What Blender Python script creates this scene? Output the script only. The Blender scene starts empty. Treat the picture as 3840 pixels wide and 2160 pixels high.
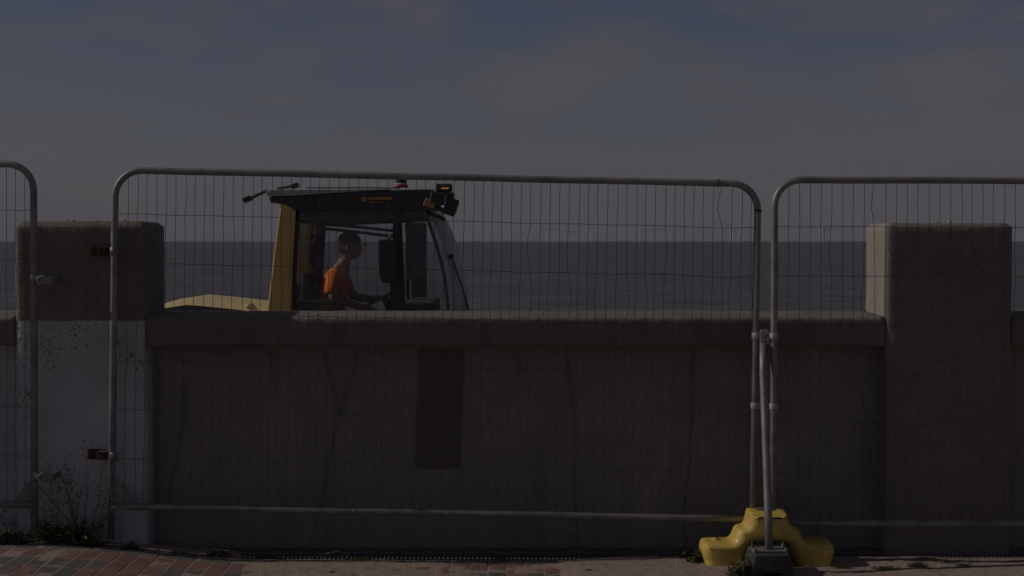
import bpy, bmesh, math, random
from mathutils import Vector, Matrix, noise
R = math.radians
scene = bpy.context.scene
COL = scene.collection

# ------------------------------------------------------------------ camera
F = 5333.33                      # focal length in pixels of a 3840 wide frame (50 mm on 36 mm)
CAM_H = 1.76
PITCH = math.atan(175.0 / F)
cam_d = bpy.data.cameras.new('camera'); cam = bpy.data.objects.new('camera', cam_d); COL.objects.link(cam)
cam_d.lens = 50; cam_d.sensor_width = 36; cam_d.clip_start = 0.1; cam_d.clip_end = 200000
cam.location = (0, 0, CAM_H); cam.rotation_euler = (R(90) - PITCH, 0, 0)
scene.camera = cam

# ------------------------------------------------------------------ light
SUN_EL, SUN_BEHIND = R(32.0), R(1.2)     # sun low on the left, just behind the plane of the wall
S = Vector((-math.cos(SUN_EL) * math.cos(SUN_BEHIND), math.cos(SUN_EL) * math.sin(SUN_BEHIND), math.sin(SUN_EL)))
sun_d = bpy.data.lights.new('sun', 'SUN'); sun_d.energy = 4.6; sun_d.angle = R(0.6); sun_d.color = (1.0, 0.9, 0.78)
sun = bpy.data.objects.new('sun', sun_d); COL.objects.link(sun)
sun.rotation_euler = (-S).to_track_quat('-Z', 'Y').to_euler()

world = bpy.data.worlds.new('World'); scene.world = world; world.use_nodes = True
wt = world.node_tree; wt.nodes.clear()
def wn(t): return wt.nodes.new(t)
w_out = wn('ShaderNodeOutputWorld'); w_bg = wn('ShaderNodeBackground'); w_bg.inputs['Strength'].default_value = 0.07
sky = wn('ShaderNodeTexSky'); sky.sky_type = 'NISHITA'; sky.sun_disc = False
sky.sun_elevation = SUN_EL; sky.sun_rotation = math.atan2(S.x, S.y)
sky.air_density = 1.0; sky.dust_density = 0.3; sky.ozone_density = 1.5
tc = wn('ShaderNodeTexCoord')
def cloud(scale, loc, detail, dist, lo, hi, rough=0.55):
    mp = wn('ShaderNodeMapping'); mp.inputs['Scale'].default_value = scale; mp.inputs['Location'].default_value = loc
    mp.inputs['Rotation'].default_value = (0, R(7), 0)
    wt.links.new(tc.outputs['Generated'], mp.inputs['Vector'])
    nz = wn('ShaderNodeTexNoise'); nz.inputs['Scale'].default_value = 1.0; nz.inputs['Detail'].default_value = detail
    nz.inputs['Distortion'].default_value = dist; nz.inputs['Roughness'].default_value = rough
    wt.links.new(mp.outputs['Vector'], nz.inputs['Vector'])
    mr = wn('ShaderNodeMapRange'); mr.interpolation_type = 'SMOOTHSTEP'
    mr.inputs['From Min'].default_value = lo; mr.inputs['From Max'].default_value = hi
    wt.links.new(nz.outputs['Fac'], mr.inputs['Value'])
    return mr.outputs['Result']
c1 = cloud((4.2, 4.2, 15), (8.1, 1.2, 4.4), 7, 0.9, 0.36, 0.64)
c2 = cloud((8.0, 8.0, 46), (8.48, 6.66, 8.30), 8, 0.9, 0.40, 0.72, 0.6)
mx = wn('ShaderNodeMath'); mx.operation = 'MULTIPLY_ADD'; mx.inputs[1].default_value = 0.45
wt.links.new(c2, mx.inputs[0]); wt.links.new(c1, mx.inputs[2])
mm = wn('ShaderNodeMath'); mm.operation = 'MULTIPLY_ADD'; mm.inputs[1].default_value = 0.62; mm.inputs[2].default_value = 0.22; mm.use_clamp = True
wt.links.new(mx.outputs[0], mm.inputs[0])
grey = wn('ShaderNodeMix'); grey.data_type = 'RGBA'
tint = wn('ShaderNodeMix'); tint.data_type = 'RGBA'; tint.blend_type = 'MULTIPLY'; tint.inputs[0].default_value = 1.0
SKY_TINT, CLOUD_COL, HAZE_COL = (0.735, 0.66, 0.83, 1), (3.68, 3.53, 3.92, 1), (3.34, 3.22, 3.76, 1)
tint.inputs[7].default_value = SKY_TINT
wt.links.new(sky.outputs['Color'], tint.inputs[6])
wt.links.new(tint.outputs[2], grey.inputs[6]); grey.inputs[7].default_value = CLOUD_COL
sepw = wn('ShaderNodeSeparateXYZ'); wt.links.new(tc.outputs['Generated'], sepw.inputs[0])
hz_ = wn('ShaderNodeMapRange'); hz_.interpolation_type = 'SMOOTHSTEP'; hz_.inputs[1].default_value = 0.10; hz_.inputs[2].default_value = -0.02; hz_.inputs[3].default_value = 0.0; hz_.inputs[4].default_value = 0.97
wt.links.new(sepw.outputs['Z'], hz_.inputs[0])
wt.links.new(mm.outputs[0], grey.inputs[0])
hmix = wn('ShaderNodeMix'); hmix.data_type = 'RGBA'; wt.links.new(hz_.outputs[0], hmix.inputs[0]); wt.links.new(grey.outputs[2], hmix.inputs[6]); hmix.inputs[7].default_value = HAZE_COL
wt.links.new(hmix.outputs[2], w_bg.inputs['Color']); wt.links.new(w_bg.outputs[0], w_out.inputs[0])

vs = scene.view_settings
scene.display_settings.display_device = 'sRGB'
vs.view_transform = 'Standard'; vs.look = 'None'; vs.gamma = 1.0; vs.use_curve_mapping = False
vs.exposure = -1.75

# ------------------------------------------------------------------ helpers
def P(px, py, Y):
    """world point on the plane at distance Y that stands where the photograph shows pixel (px, py)"""
    d = Vector((px - 1920, F * math.cos(PITCH) + (1080 - py) * math.sin(PITCH), -F * math.sin(PITCH) + (1080 - py) * math.cos(PITCH)))
    return Vector((0, 0, CAM_H)) + d * (Y / d.y)

W = {}
def tag(o, label=None, cat=None, group=None, kind=None):
    if label: o['label'] = label
    if cat: o['category'] = cat
    if group: o['group'] = group
    if kind: o['kind'] = kind
    return o
def thing(name, loc, label, cat, group=None):
    o = bpy.data.objects.new(name, None); COL.objects.link(o); o.location = loc; o.empty_display_size = 0.1
    W[o] = Vector(loc); return tag(o, label, cat, group)
STUFF = ('leaves', 'seed_heads', 'stems', 'base_leaves')
def mk(name, bm, mat, parent=None, smooth=False, loc=None):
    """bmesh in world coordinates -> one mesh object"""
    me = bpy.data.meshes.new(name)
    off = W[parent] if parent else (Vector(loc) if loc is not None else Vector((0, 0, 0)))
    bmesh.ops.translate(bm, verts=bm.verts, vec=-off)
    bmesh.ops.recalc_face_normals(bm, faces=bm.faces)
    if smooth:
        for f in bm.faces: f.smooth = True
    bm.to_mesh(me); bm.free()
    if smooth == 'auto':
        pass
    o = bpy.data.objects.new(name, me); COL.objects.link(o)
    if isinstance(mat, (list, tuple)):
        for m_ in mat: me.materials.append(m_)
    else: me.materials.append(mat)
    if parent: o.parent = parent
    elif loc is not None: o.location = loc
    W[o] = off
    if name in STUFF: o['kind'] = 'stuff'
    return o
def inst(name, me, parent, world_loc, rot=(0, 0, 0), scale=(1, 1, 1)):
    o = bpy.data.objects.new(name, me); COL.objects.link(o); o.parent = parent
    o.location = Vector(world_loc) - W[parent]; o.rotation_euler = rot; o.scale = scale
    return o
def merge(bm, tmp):
    me = bpy.data.meshes.new('tmp'); tmp.to_mesh(me); tmp.free(); bm.from_mesh(me); bpy.data.meshes.remove(me)
def box(bm, x0, x1, y0, y1, z0, z1, bev=0.0, seg=2, rot=None):
    t = bmesh.new(); bmesh.ops.create_cube(t, size=1)
    c = Vector(((x0 + x1) / 2, (y0 + y1) / 2, (z0 + z1) / 2))
    for v in t.verts: v.co = Vector((v.co.x * (x1 - x0), v.co.y * (y1 - y0), v.co.z * (z1 - z0)))
    if bev > 0: bmesh.ops.bevel(t, geom=t.edges[:], offset=bev, segments=seg, affect='EDGES', profile=0.5)
    for v in t.verts: v.co = (rot @ v.co if rot else v.co) + c
    merge(bm, t)
def prism(bm, pts, y0, y1, bev=0.0, seg=2):
    """closed outline of (x, z) extruded from y0 to y1"""
    t = bmesh.new()
    a = [t.verts.new((x, y0, z)) for x, z in pts]; b = [t.verts.new((x, y1, z)) for x, z in pts]
    t.faces.new(a); t.faces.new(b[::-1])
    n = len(pts)
    for i in range(n): t.faces.new((a[i], a[(i + 1) % n], b[(i + 1) % n], b[i]))
    bmesh.ops.recalc_face_normals(t, faces=t.faces)
    if bev > 0: bmesh.ops.bevel(t, geom=t.edges[:], offset=bev, segments=seg, affect='EDGES', profile=0.5, clamp_overlap=True)
    merge(bm, t)
def pxprism(bm, pxs, Y, y0, y1, bev=0.0, seg=2):
    prism(bm, [(P(a, b, Y).x, P(a, b, Y).z) for a, b in pxs], y0, y1, bev, seg)
def tube(bm, pts, r, n=8, caps=True):
    pts = [Vector(p) for p in pts]
    rs = r if isinstance(r, (list, tuple)) else [r] * len(pts)
    up = None; rings = []
    for i, p in enumerate(pts):
        t = (pts[min(i + 1, len(pts) - 1)] - pts[max(i - 1, 0)]).normalized()
        if up is None:
            up = Vector((0, 0, 1)) if abs(t.z) < 0.9 else Vector((0, 1, 0))
        side = t.cross(up)
        if side.length < 1e-6: side = t.orthogonal()
        side.normalize(); up = side.cross(t).normalized()
        rings.append([bm.verts.new(p + (side * math.cos(2 * math.pi * k / n) + up * math.sin(2 * math.pi * k / n)) * rs[i]) for k in range(n)])
    for a, b in zip(rings, rings[1:]):
        for k in range(n): bm.faces.new((a[k], a[(k + 1) % n], b[(k + 1) % n], b[k]))
    if caps and n > 2:
        bm.faces.new(rings[0][::-1]); bm.faces.new(rings[-1])
def cyl(bm, a, b, r, n=12, r2=None): tube(bm, [a, b], [r, r2 if r2 is not None else r], n)
def ball(bm, c, rx, ry, rz, u=14, v=9):
    t = bmesh.new(); bmesh.ops.create_uvsphere(t, u_segments=u, v_segments=v, radius=1)
    for q in t.verts: q.co = Vector((q.co.x * rx, q.co.y * ry, q.co.z * rz)) + Vector(c)
    merge(bm, t)

# ------------------------------------------------------------------ materials
def new_mat(name):
    m = bpy.data.materials.new(name); m.use_nodes = True
    nt = m.node_tree; b = nt.nodes['Principled BSDF']; return m, nt, b
def link(nt, a, b): nt.links.new(a, b)
def noise_node(nt, scale, detail=4, rough=0.55, coord='Object', vec=None, stretch=None):
    if vec is None:
        t = nt.nodes.new('ShaderNodeTexCoord'); vec = t.outputs[coord]
    if stretch:
        mp = nt.nodes.new('ShaderNodeMapping'); mp.inputs['Scale'].default_value = stretch; link(nt, vec, mp.inputs['Vector']); vec = mp.outputs['Vector']
    n = nt.nodes.new('ShaderNodeTexNoise'); n.inputs['Scale'].default_value = scale; n.inputs['Detail'].default_value = detail; n.inputs['Roughness'].default_value = rough
    link(nt, vec, n.inputs['Vector']); return n.outputs['Fac']
def rng(nt, v, a, b, c=0.0, d=1.0, smooth=False):
    n = nt.nodes.new('ShaderNodeMapRange'); n.inputs[1].default_value = a; n.inputs[2].default_value = b; n.inputs[3].default_value = c; n.inputs[4].default_value = d
    if smooth: n.interpolation_type = 'SMOOTHSTEP'
    link(nt, v, n.inputs[0]); return n.outputs[0]
def mixc(nt, fac, a, b, mode='MIX'):
    n = nt.nodes.new('ShaderNodeMix'); n.data_type = 'RGBA'; n.blend_type = mode
    for i, v in ((0, fac), (6, a), (7, b)):
        if hasattr(v, 'is_linked'): link(nt, v, n.inputs[i])
        else: n.inputs[i].default_value = v if i == 0 else (v[0], v[1], v[2], 1)
    return n.outputs[2]
def math_(nt, op, a, b=None, c=None, clamp=False):
    n = nt.nodes.new('ShaderNodeMath'); n.operation = op; n.use_clamp = clamp
    for i, v in enumerate((a, b, c)):
        if v is None: continue
        if hasattr(v, 'is_linked'): link(nt, v, n.inputs[i])
        else: n.inputs[i].default_value = v
    return n.outputs[0]
def bump(nt, b, h, strength=0.3, dist=0.01):
    n = nt.nodes.new('ShaderNodeBump'); n.inputs['Strength'].default_value = strength; n.inputs['Distance'].default_value = dist
    link(nt, h, n.inputs['Height']); link(nt, n.outputs['Normal'], b.inputs['Normal'])
def simple(name, col, rough=0.7, metal=0.0, var=0.25, scale=6.0, spec=0.5, bmp=0.0, bscale=60, col2=None):
    m, nt, b = new_mat(name)
    f = noise_node(nt, scale, 5)
    c2 = col2 or tuple(c * (1 - var) for c in col)
    link(nt, mixc(nt, rng(nt, f, 0.35, 0.65), col, c2), b.inputs['Base Color'])
    b.inputs['Roughness'].default_value = rough; b.inputs['Metallic'].default_value = metal
    b.inputs['Specular IOR Level'].default_value = spec
    if bmp: bump(nt, b, noise_node(nt, bscale, 3), bmp, 0.004)
    return m
def concrete(name, base, dark, agg=0.35, bmp=0.6, white=None, streaks=(), side=None):
    """weathered exposed aggregate; optional white paint below a height, stain streaks with their own shape"""
    m, nt, b = new_mat(name)
    t = nt.nodes.new('ShaderNodeTexCoord'); vec = t.outputs['Object']
    sep = nt.nodes.new('ShaderNodeSeparateXYZ'); link(nt, vec, sep.inputs[0]); X, Z = sep.outputs['X'], sep.outputs['Z']
    big = noise_node(nt, 2.2, 5, 0.6, vec=vec)
    col = mixc(nt, rng(nt, big, 0.35, 0.68), base, dark)
    vor = nt.nodes.new('ShaderNodeTexVoronoi'); vor.inputs['Scale'].default_value = 95; link(nt, vec, vor.inputs['Vector'])
    sp = nt.nodes.new('ShaderNodeSeparateColor'); link(nt, vor.outputs['Color'], sp.inputs[0])
    col = mixc(nt, rng(nt, sp.outputs[0], 0.6, 1.0, 0, agg), col, tuple(min(1, c * 2.2) for c in base))
    col = mixc(nt, rng(nt, sp.outputs[1], 0.65, 1.0, 0, agg), col, tuple(c * 0.45 for c in dark))
    run = noise_node(nt, 1.0, 4, 0.6, vec=vec, stretch=(9, 9, 0.7))
    col = mixc(nt, rng(nt, run, 0.55, 0.75, 0, 0.45), col, tuple(c * 0.6 for c in dark))
    bloom = noise_node(nt, 1.3, 6, 0.7, vec=vec, stretch=(1.6, 1.6, 0.8))
    col = mixc(nt, rng(nt, bloom, 0.56, 0.74, 0, 0.4), col, tuple(min(1, c * 1.7) for c in base))
    pit = noise_node(nt, 38, 3, 0.5, vec=vec)
    col = mixc(nt, rng(nt, pit, 0.70, 0.74, 0, 0.5), col, tuple(c * 0.4 for c in dark))
    if side is not None:                                  # faces behind the front lightened: sunlight put into their colour
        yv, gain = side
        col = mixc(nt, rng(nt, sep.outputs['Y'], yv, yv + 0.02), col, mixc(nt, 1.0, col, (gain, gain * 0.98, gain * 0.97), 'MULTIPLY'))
    for (x0, x1, z0, z1, w, amp, s) in streaks:          # stains and cracks running down
        wob = noise_node(nt, 1.0, 5, 0.65, vec=vec, stretch=(1.5, 1.5, 5))
        line = rng(nt, Z, z1, z0, x1, x0)                 # x along the streak from top to bottom
        d = math_(nt, 'SUBTRACT', math_(nt, 'SUBTRACT', X, line), math_(nt, 'MULTIPLY', math_(nt, 'SUBTRACT', wob, 0.5), amp))
        d = math_(nt, 'ABSOLUTE', d)
        msk = rng(nt, d, w, w * 0.25, 0, 1, True)
        msk = math_(nt, 'MULTIPLY', msk, rng(nt, Z, z1 - 0.04, z1 + 0.02, 0, 1, True))
        msk = math_(nt, 'MULTIPLY', msk, rng(nt, Z, z0 + 0.02, z0 - 0.04, 0, 1, True))
        msk = math_(nt, 'MULTIPLY', msk, math_(nt, 'MULTIPLY', rng(nt, noise_node(nt, 24, 4, 0.7, vec=vec), 0.35, 0.6, 0.25, 1), s * 0.62))
        col = mixc(nt, msk, col, (0.02, 0.019, 0.018))
    if white is not None:
        zt, whole = white
        edge = math_(nt, 'ADD', Z, math_(nt, 'MULTIPLY', math_(nt, 'SUBTRACT', noise_node(nt, 30, 3, vec=vec), 0.5), 0.02))
        pm = rng(nt, edge, zt + 0.004, zt - 0.004)
        peel = noise_node(nt, 58, 5, 0.65, vec=vec); peelbig = noise_node(nt, 3.2, 3, 0.5, vec=vec)
        pk = rng(nt, math_(nt, 'ADD', peel, math_(nt, 'MULTIPLY', peelbig, 0.55)), 0.91, 0.95)
        pm = math_(nt, 'MULTIPLY', pm, math_(nt, 'SUBTRACT', 1.0, pk))
        grime = noise_node(nt, 1.8, 5, 0.6, vec=vec)
        col = mixc(nt, pm, col, mixc(nt, rng(nt, grime, 0.4, 0.75), (0.48, 0.49, 0.545), (0.34, 0.343, 0.37)))
    link(nt, col, b.inputs['Base Color']); b.inputs['Roughness'].default_value = 0.92; b.inputs['Specular IOR Level'].default_value = 0.25
    hh = math_(nt, 'ADD', rng(nt, vor.outputs['Distance'], 0, 0.7, 1, 0), math_(nt, 'MULTIPLY', noise_node(nt, 45, 5, 0.6, vec=vec), 1.2))
    bump(nt, b, hh, bmp, 0.006)
    return m

M_METAL = simple('galvanised_steel', (0.255, 0.255, 0.26), 0.5, 0.3, 0.35, 9, 0.4, 0.1, 60)
M_WIRE = simple('fence_wire', (0.125, 0.12, 0.12), 0.6, 0.2, 0.4, 20, 0.4)
M_RUST = simple('rusty_steel', (0.085, 0.056, 0.048), 0.85, 0.0, 0.5, 30, 0.2, 0.3, 80)
M_CLAMP = simple('pale_zinc', (0.42, 0.42, 0.42), 0.6, 0.2, 0.3, 30)
M_RUBBER = simple('dark_recycled_rubber', (0.06, 0.058, 0.056), 0.85, 0, 0.4, 30, 0.3, 0.5, 120)
M_YELLOW_PL = simple('yellow_plastic', (0.60, 0.43, 0.11), 0.34, 0, 0.16, 8, 0.45, 0.06, 30)
m, nt, b = new_mat('scuffed_yellow_plastic'); M_YELLOW_PL = m
f1 = noise_node(nt, 7, 5, 0.6); f2 = noise_node(nt, 42, 6, 0.7, stretch=(1, 1, 0.35)); f3 = noise_node(nt, 16, 6, 0.75)
col = mixc(nt, rng(nt, f1, 0.35, 0.65), (0.62, 0.455, 0.125), (0.52, 0.37, 0.085))
col = mixc(nt, rng(nt, f3, 0.54, 0.66, 0, 0.6), col, (0.33, 0.26, 0.14)); col = mixc(nt, rng(nt, f2, 0.62, 0.72, 0, 0.6), col, (0.24, 0.19, 0.11))
link(nt, col, b.inputs['Base Color']); link(nt, rng(nt, f3, 0.35, 0.7, 0.32, 0.6), b.inputs['Roughness']); b.inputs['Specular IOR Level'].default_value = 0.4
bump(nt, b, f2, 0.15, 0.003)
M_BLACK = simple('black_paint', (0.065, 0.065, 0.066), 0.55, 0, 0.3, 6, 0.35)
M_TRIM = simple('dark_plastic_trim', (0.12, 0.12, 0.125), 0.7, 0, 0.3, 6, 0.3)
M_LOADER = simple('loader_yellow_paint', (0.72, 0.47, 0.17), 0.42, 0, 0.2, 3, 0.4)
M_HOOD = simple('faded_yellow_bonnet', (0.66, 0.53, 0.27), 0.5, 0, 0.15, 3, 0.4)
M_ROOFTOP = simple('roof_grey_paint', (0.45, 0.42, 0.43), 0.7, 0, 0.2, 3, 0.3)
M_SEAT = simple('seat_fabric', (0.06, 0.06, 0.062), 0.95, 0, 0.4, 20, 0.1)
M_TYRE = simple('tyre_rubber', (0.04, 0.04, 0.04), 0.9, 0, 0.3, 20, 0.2, 0.4, 60)
M_SKIN = simple('skin', (0.40, 0.24, 0.18), 0.6, 0, 0.15, 20, 0.4)
M_ORANGE = simple('orange_work_shirt', (0.98, 0.25, 0.06), 0.9, 0, 0.15, 12, 0.15, 0.3, 25)
M_HIVIS = simple('yellow_green_band', (0.60, 0.68, 0.08), 0.7, 0, 0.1, 20, 0.2)
M_NAVY = simple('dark_trousers', (0.03, 0.032, 0.04), 0.95, 0, 0.3, 12, 0.1)
M_CAP = simple('dark_cap_cloth', (0.05, 0.05, 0.055), 0.95, 0, 0.3, 20, 0.1)
M_HAIR = simple('brown_hair', (0.06, 0.04, 0.03), 0.8, 0, 0.3, 40, 0.2)
M_GREEN = simple('beacon_green', (0.02, 0.09, 0.05), 0.3, 0, 0.2, 10)
M_RED = simple('red_plastic', (0.32, 0.03, 0.025), 0.4, 0, 0.2, 10)
M_LENS = simple('lamp_lens', (0.55, 0.55, 0.53), 0.15, 0, 0.2, 30)
M_DECAL = simple('orange_lettering', (0.45, 0.22, 0.06), 0.6, 0, 0.2, 30)
M_TURB = simple('turbine_paint', (0.60, 0.60, 0.62), 0.6, 0, 0.05, 0.1)
M_STONE = simple('small_stone', (0.34, 0.24, 0.12), 0.9, 0, 0.3, 60, 0.2, 0.4, 200)
M_SHELL = simple('shell_grit', (0.40, 0.38, 0.36), 0.8, 0, 0.4, 90, 0.3)
M_STICK = simple('blue_grey_sticker', (0.30, 0.32, 0.42), 0.5, 0, 0.3, 60)

m, nt, b = new_mat('amber_lamp'); M_AMBER = m
b.inputs['Base Color'].default_value = (0.8, 0.3, 0.03, 1); b.inputs['Emission Color'].default_value = (1.0, 0.42, 0.06, 1); b.inputs['Emission Strength'].default_value = 1.1

def glass(name, tint_, dust, ior=1.45):
    m, nt, b = new_mat(name); nt.nodes.remove(b)
    out = [n for n in nt.nodes if n.type == 'OUTPUT_MATERIAL'][0]
    tr = nt.nodes.new('ShaderNodeBsdfTransparent'); tr.inputs[0].default_value = (*tint_, 1)
    gl = nt.nodes.new('ShaderNodeBsdfGlossy'); gl.inputs['Roughness'].default_value = 0.03
    fr = nt.nodes.new('ShaderNodeFresnel'); fr.inputs[0].default_value = ior
    mx = nt.nodes.new('ShaderNodeMixShader'); link(nt, fr.outputs[0], mx.inputs[0]); link(nt, tr.outputs[0], mx.inputs[1]); link(nt, gl.outputs[0], mx.inputs[2])
    df = nt.nodes.new('ShaderNodeBsdfDiffuse'); df.inputs[0].default_value = (0.6, 0.6, 0.62, 1)
    m2 = nt.nodes.new('ShaderNodeMixShader'); f = noise_node(nt, 3, 5)
    link(nt, rng(nt, f, 0.3, 0.7, dust * 0.5, dust * 1.5), m2.inputs[0])
    link(nt, mx.outputs[0], m2.inputs[1]); tl_ = nt.nodes.new('ShaderNodeBsdfTranslucent'); tl_.inputs[0].default_value = (0.5, 0.5, 0.53, 1); md_ = nt.nodes.new('ShaderNodeMixShader'); md_.inputs[0].default_value = 0.4; link(nt, df.outputs[0], md_.inputs[1]); link(nt, tl_.outputs[0], md_.inputs[2]); link(nt, md_.outputs[0], m2.inputs[2]); link(nt, m2.outputs[0], out.inputs[0])
    return m
M_GLASS = glass('cab_glass', (0.96, 0.965, 0.97), 0.095)
M_WSCREEN = glass('dusty_windscreen', (0.90, 0.90, 0.93), 0.66)

def leafmat(name, c1, c2):
    m, nt, b = new_mat(name)
    f = noise_node(nt, 25, 2)
    link(nt, mixc(nt, rng(nt, f, 0.35, 0.65), c1, c2), b.inputs['Base Color'])
    b.inputs['Roughness'].default_value = 0.6; b.inputs['Specular IOR Level'].default_value = 0.25
    return m
M_LEAF = leafmat('weed_leaf', (0.09, 0.10, 0.045), (0.16, 0.16, 0.09))
M_LEAFPALE = leafmat('pale_leaf', (0.20, 0.21, 0.14), (0.12, 0.13, 0.07))
M_STEM = leafmat('weed_stem', (0.09, 0.08, 0.045), (0.13, 0.10, 0.06))
M_FLOWER = leafmat('seed_head', (0.35, 0.35, 0.28), (0.25, 0.24, 0.18))
M_GRASS = leafmat('grass_blade', (0.17, 0.17, 0.075), (0.24, 0.22, 0.11))
M_DRY = leafmat('dry_grass', (0.40, 0.36, 0.27), (0.30, 0.27, 0.2))

# ------------------------------------------------------------------ the setting
def gz(x):
    """height of the pavement along the wall: it climbs a little towards the left"""
    t = min(1, max(0, (x + 2.60) / 1.25)); t = t * t * (3 - 2 * t)
    return 0.085 * (1 - t) + 0.004 * max(0.0, -2.2 - x)

# sea
m, nt, b = new_mat('sea_water'); M_SEA = m
pos = nt.nodes.new('ShaderNodeNewGeometry').outputs['Position']
n1 = noise_node(nt, 1.0, 6, 0.6, vec=pos, stretch=(0.05, 0.09, 1)); n2 = noise_node(nt, 1.0, 4, 0.6, vec=pos, stretch=(0.0008, 0.0035, 1))
col = mixc(nt, rng(nt, n2, 0.35, 0.65), (0.080, 0.069, 0.071), (0.070, 0.067, 0.078))
col = mixc(nt, rng(nt, n1, 0.42, 0.66, 0, 0.8), col, (0.108, 0.106, 0.122))
link(nt, col, b.inputs['Base Color']); b.inputs['Roughness'].default_value = 0.42; b.inputs['Specular IOR Level'].default_value = 0.22
w1 = noise_node(nt, 1.0, 6, 0.62, vec=pos, stretch=(0.22, 0.5, 1))
n3 = noise_node(nt, 1.0, 4, 0.6, vec=pos, stretch=(0.16, 0.3, 1))
col = mixc(nt, rng(nt, n3, 0.50, 0.70, 0, 0.7), col, (0.135, 0.135, 0.155)); col = mixc(nt, rng(nt, n3, 0.46, 0.30, 0, 0.6), col, (0.048, 0.044, 0.045))
link(nt, col, b.inputs['Base Color'])
bump(nt, b, w1, 0.9, 0.9)
bm = bmesh.new()
ys = [17, 40, 80, 140, 220, 340, 520, 800, 1300, 2200, 4000, 8000, 16000, 32000, 70000]
xs = [-60000, -16000, -4000, -1000, -250, -60, 0, 60, 250, 1000, 4000, 16000, 60000]
g = [[bm.verts.new((x, y, -4.6)) for x in xs] for y in ys]
for i in range(len(ys) - 1):
    for j in range(len(xs) - 1): bm.faces.new((g[i][j], g[i][j + 1], g[i + 1][j + 1], g[i + 1][j]))
tag(mk('sea', bm, M_SEA), 'grey brown sea reaching to the level horizon', kind='structure')

# seaward promenade the loader drives on
M_PROM = concrete('promenade_concrete', (0.30, 0.28, 0.26), (0.22, 0.20, 0.19), 0.2, 0.3)
bm = bmesh.new(); box(bm, -90, 90, 8.46, 17.0, -5.2, -0.85)
tag(mk('promenade', bm, M_PROM), 'lower concrete promenade on the far side of the wall', kind='structure')

# ground sheet on the camera's side, carrying the pavers
def groundmat(name, far):
    m, nt, b = new_mat(name)
    t = nt.nodes.new('ShaderNodeTexCoord'); vec = t.outputs['Object']
    f1 = noise_node(nt, 5, 6, 0.65, vec=vec); f2 = noise_node(nt, 90, 4, 0.7, vec=vec); f3 = noise_node(nt, 22, 5, 0.6, vec=vec)
    col = mixc(nt, rng(nt, f1, 0.35, 0.65), (0.30, 0.235, 0.205), (0.24, 0.19, 0.168))
    col = mixc(nt, rng(nt, f2, 0.4, 0.75, 0, 0.6), col, (0.35, 0.285, 0.26))
    col = mixc(nt, rng(nt, f3, 0.60, 0.70, 0, 0.65), col, (0.10, 0.085, 0.07))
    if far:
        br = nt.nodes.new('ShaderNodeTexBrick'); br.inputs['Scale'].default_value = 5.0; link(nt, vec, br.inputs['Vector'])
        br.inputs['Color1'].default_value = (0.30, 0.27, 0.25, 1); br.inputs['Color2'].default_value = (0.33, 0.25, 0.22, 1); br.inputs['Mortar'].default_value = (0.34, 0.28, 0.24, 1)  # paving out of view made lighter, to bounce fill light onto the wall
        sy = nt.nodes.new('ShaderNodeSeparateXYZ'); link(nt, vec, sy.inputs[0])
        col = mixc(nt, rng(nt, sy.outputs['Y'], 6.95, 6.85), col, br.outputs['Color'])
    link(nt, col, b.inputs['Base Color']); b.inputs['Roughness'].default_value = 0.95; b.inputs['Specular IOR Level'].default_value = 0.2
    bump(nt, b, math_(nt, 'ADD', f2, math_(nt, 'MULTIPLY', f3, 1.5)), 0.7, 0.008)
    return m
M_GROUND = groundmat('paving_bed', True); M_SAND = groundmat('blown_sand', False)
bm = bmesh.new()
xs = [-80, -40, -20, -10, -6] + [-4 + i * 0.1 for i in range(81)] + [6, 10, 20, 40, 80]
ys = [-60, -20, -5, 2, 5, 6.5, 7.2, 7.5, 7.8, 8.05]
g = [[bm.verts.new((x, y, gz(x) - 0.016)) for x in xs] for y in ys]
for i in range(len(ys) - 1):
    for j in range(len(xs) - 1): bm.faces.new((g[i][j], g[i][j + 1], g[i + 1][j + 1], g[i + 1][j]))
ground = tag(mk('pavement', bm, M_GROUND), 'block paved promenade half buried in blown sand', kind='structure')

def sand_h(x, y):
    """height of the sand above the paver tops; negative leaves the pavers bare"""
    px = 1920 + x / y * F
    n = noise.fractal(Vector((x * 3.1, y * 6.0, 1.7)), 1.0, 2.0, 4) * 0.006
    n2 = noise.fractal(Vector((x * 16, y * 16, 4.2)), 0.8, 2.0, 4) * 0.0034
    def ss(a, b, v):
        t = min(1, max(0, (v - a) / (b - a))); return t * t * (3 - 2 * t)
    h = -0.0012
    h += ss(880, 1120, px) * 0.0065
    h -= ss(1350, 1500, px) * (1 - ss(2080, 2190, px)) * (0.0055 + 0.002 * ss(7.6, 7.75, y))
    h += ss(2060, 2260, px) * 0.012
    h -= ss(3500, 3580, px) * ss(7.72, 7.78, y) * 0.012
    amp = 0.10 + 0.90 * ss(850, 1100, px)
    h += (n + n2) * amp
    if px < 900: h += ss(7.905, 7.925, y) * (0.006 + abs(n2) * 3)
    return h
bm = bmesh.new()
nx, ny = 560, 90
xs = [-3.3 + 6.9 * i / nx for i in range(nx + 1)]
ys = [6.98 + (7.965 - 6.98) * j / ny for j in range(ny + 1)]
DR0, DR1 = 7.825, 7.945            # the drain grating lies between these distances
DRX0 = -1.50
g = []
for y in ys:
    row = []
    for x in xs:
        h = gz(x) + sand_h(x, y)
        if x > DRX0 - 0.02 and y > DR0 - 0.006: h = gz(x) - 0.02
        row.append(bm.verts.new((x, y, h)))
    g.append(row)
for j in range(ny):
    for i in range(nx): bm.faces.new((g[j][i], g[j][i + 1], g[j + 1][i + 1], g[j + 1][i]))
tag(mk('sand', bm, M_SAND, smooth=True), 'pale brown sand drifted over the paving and into its joints', 'sand', kind='stuff')

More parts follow.
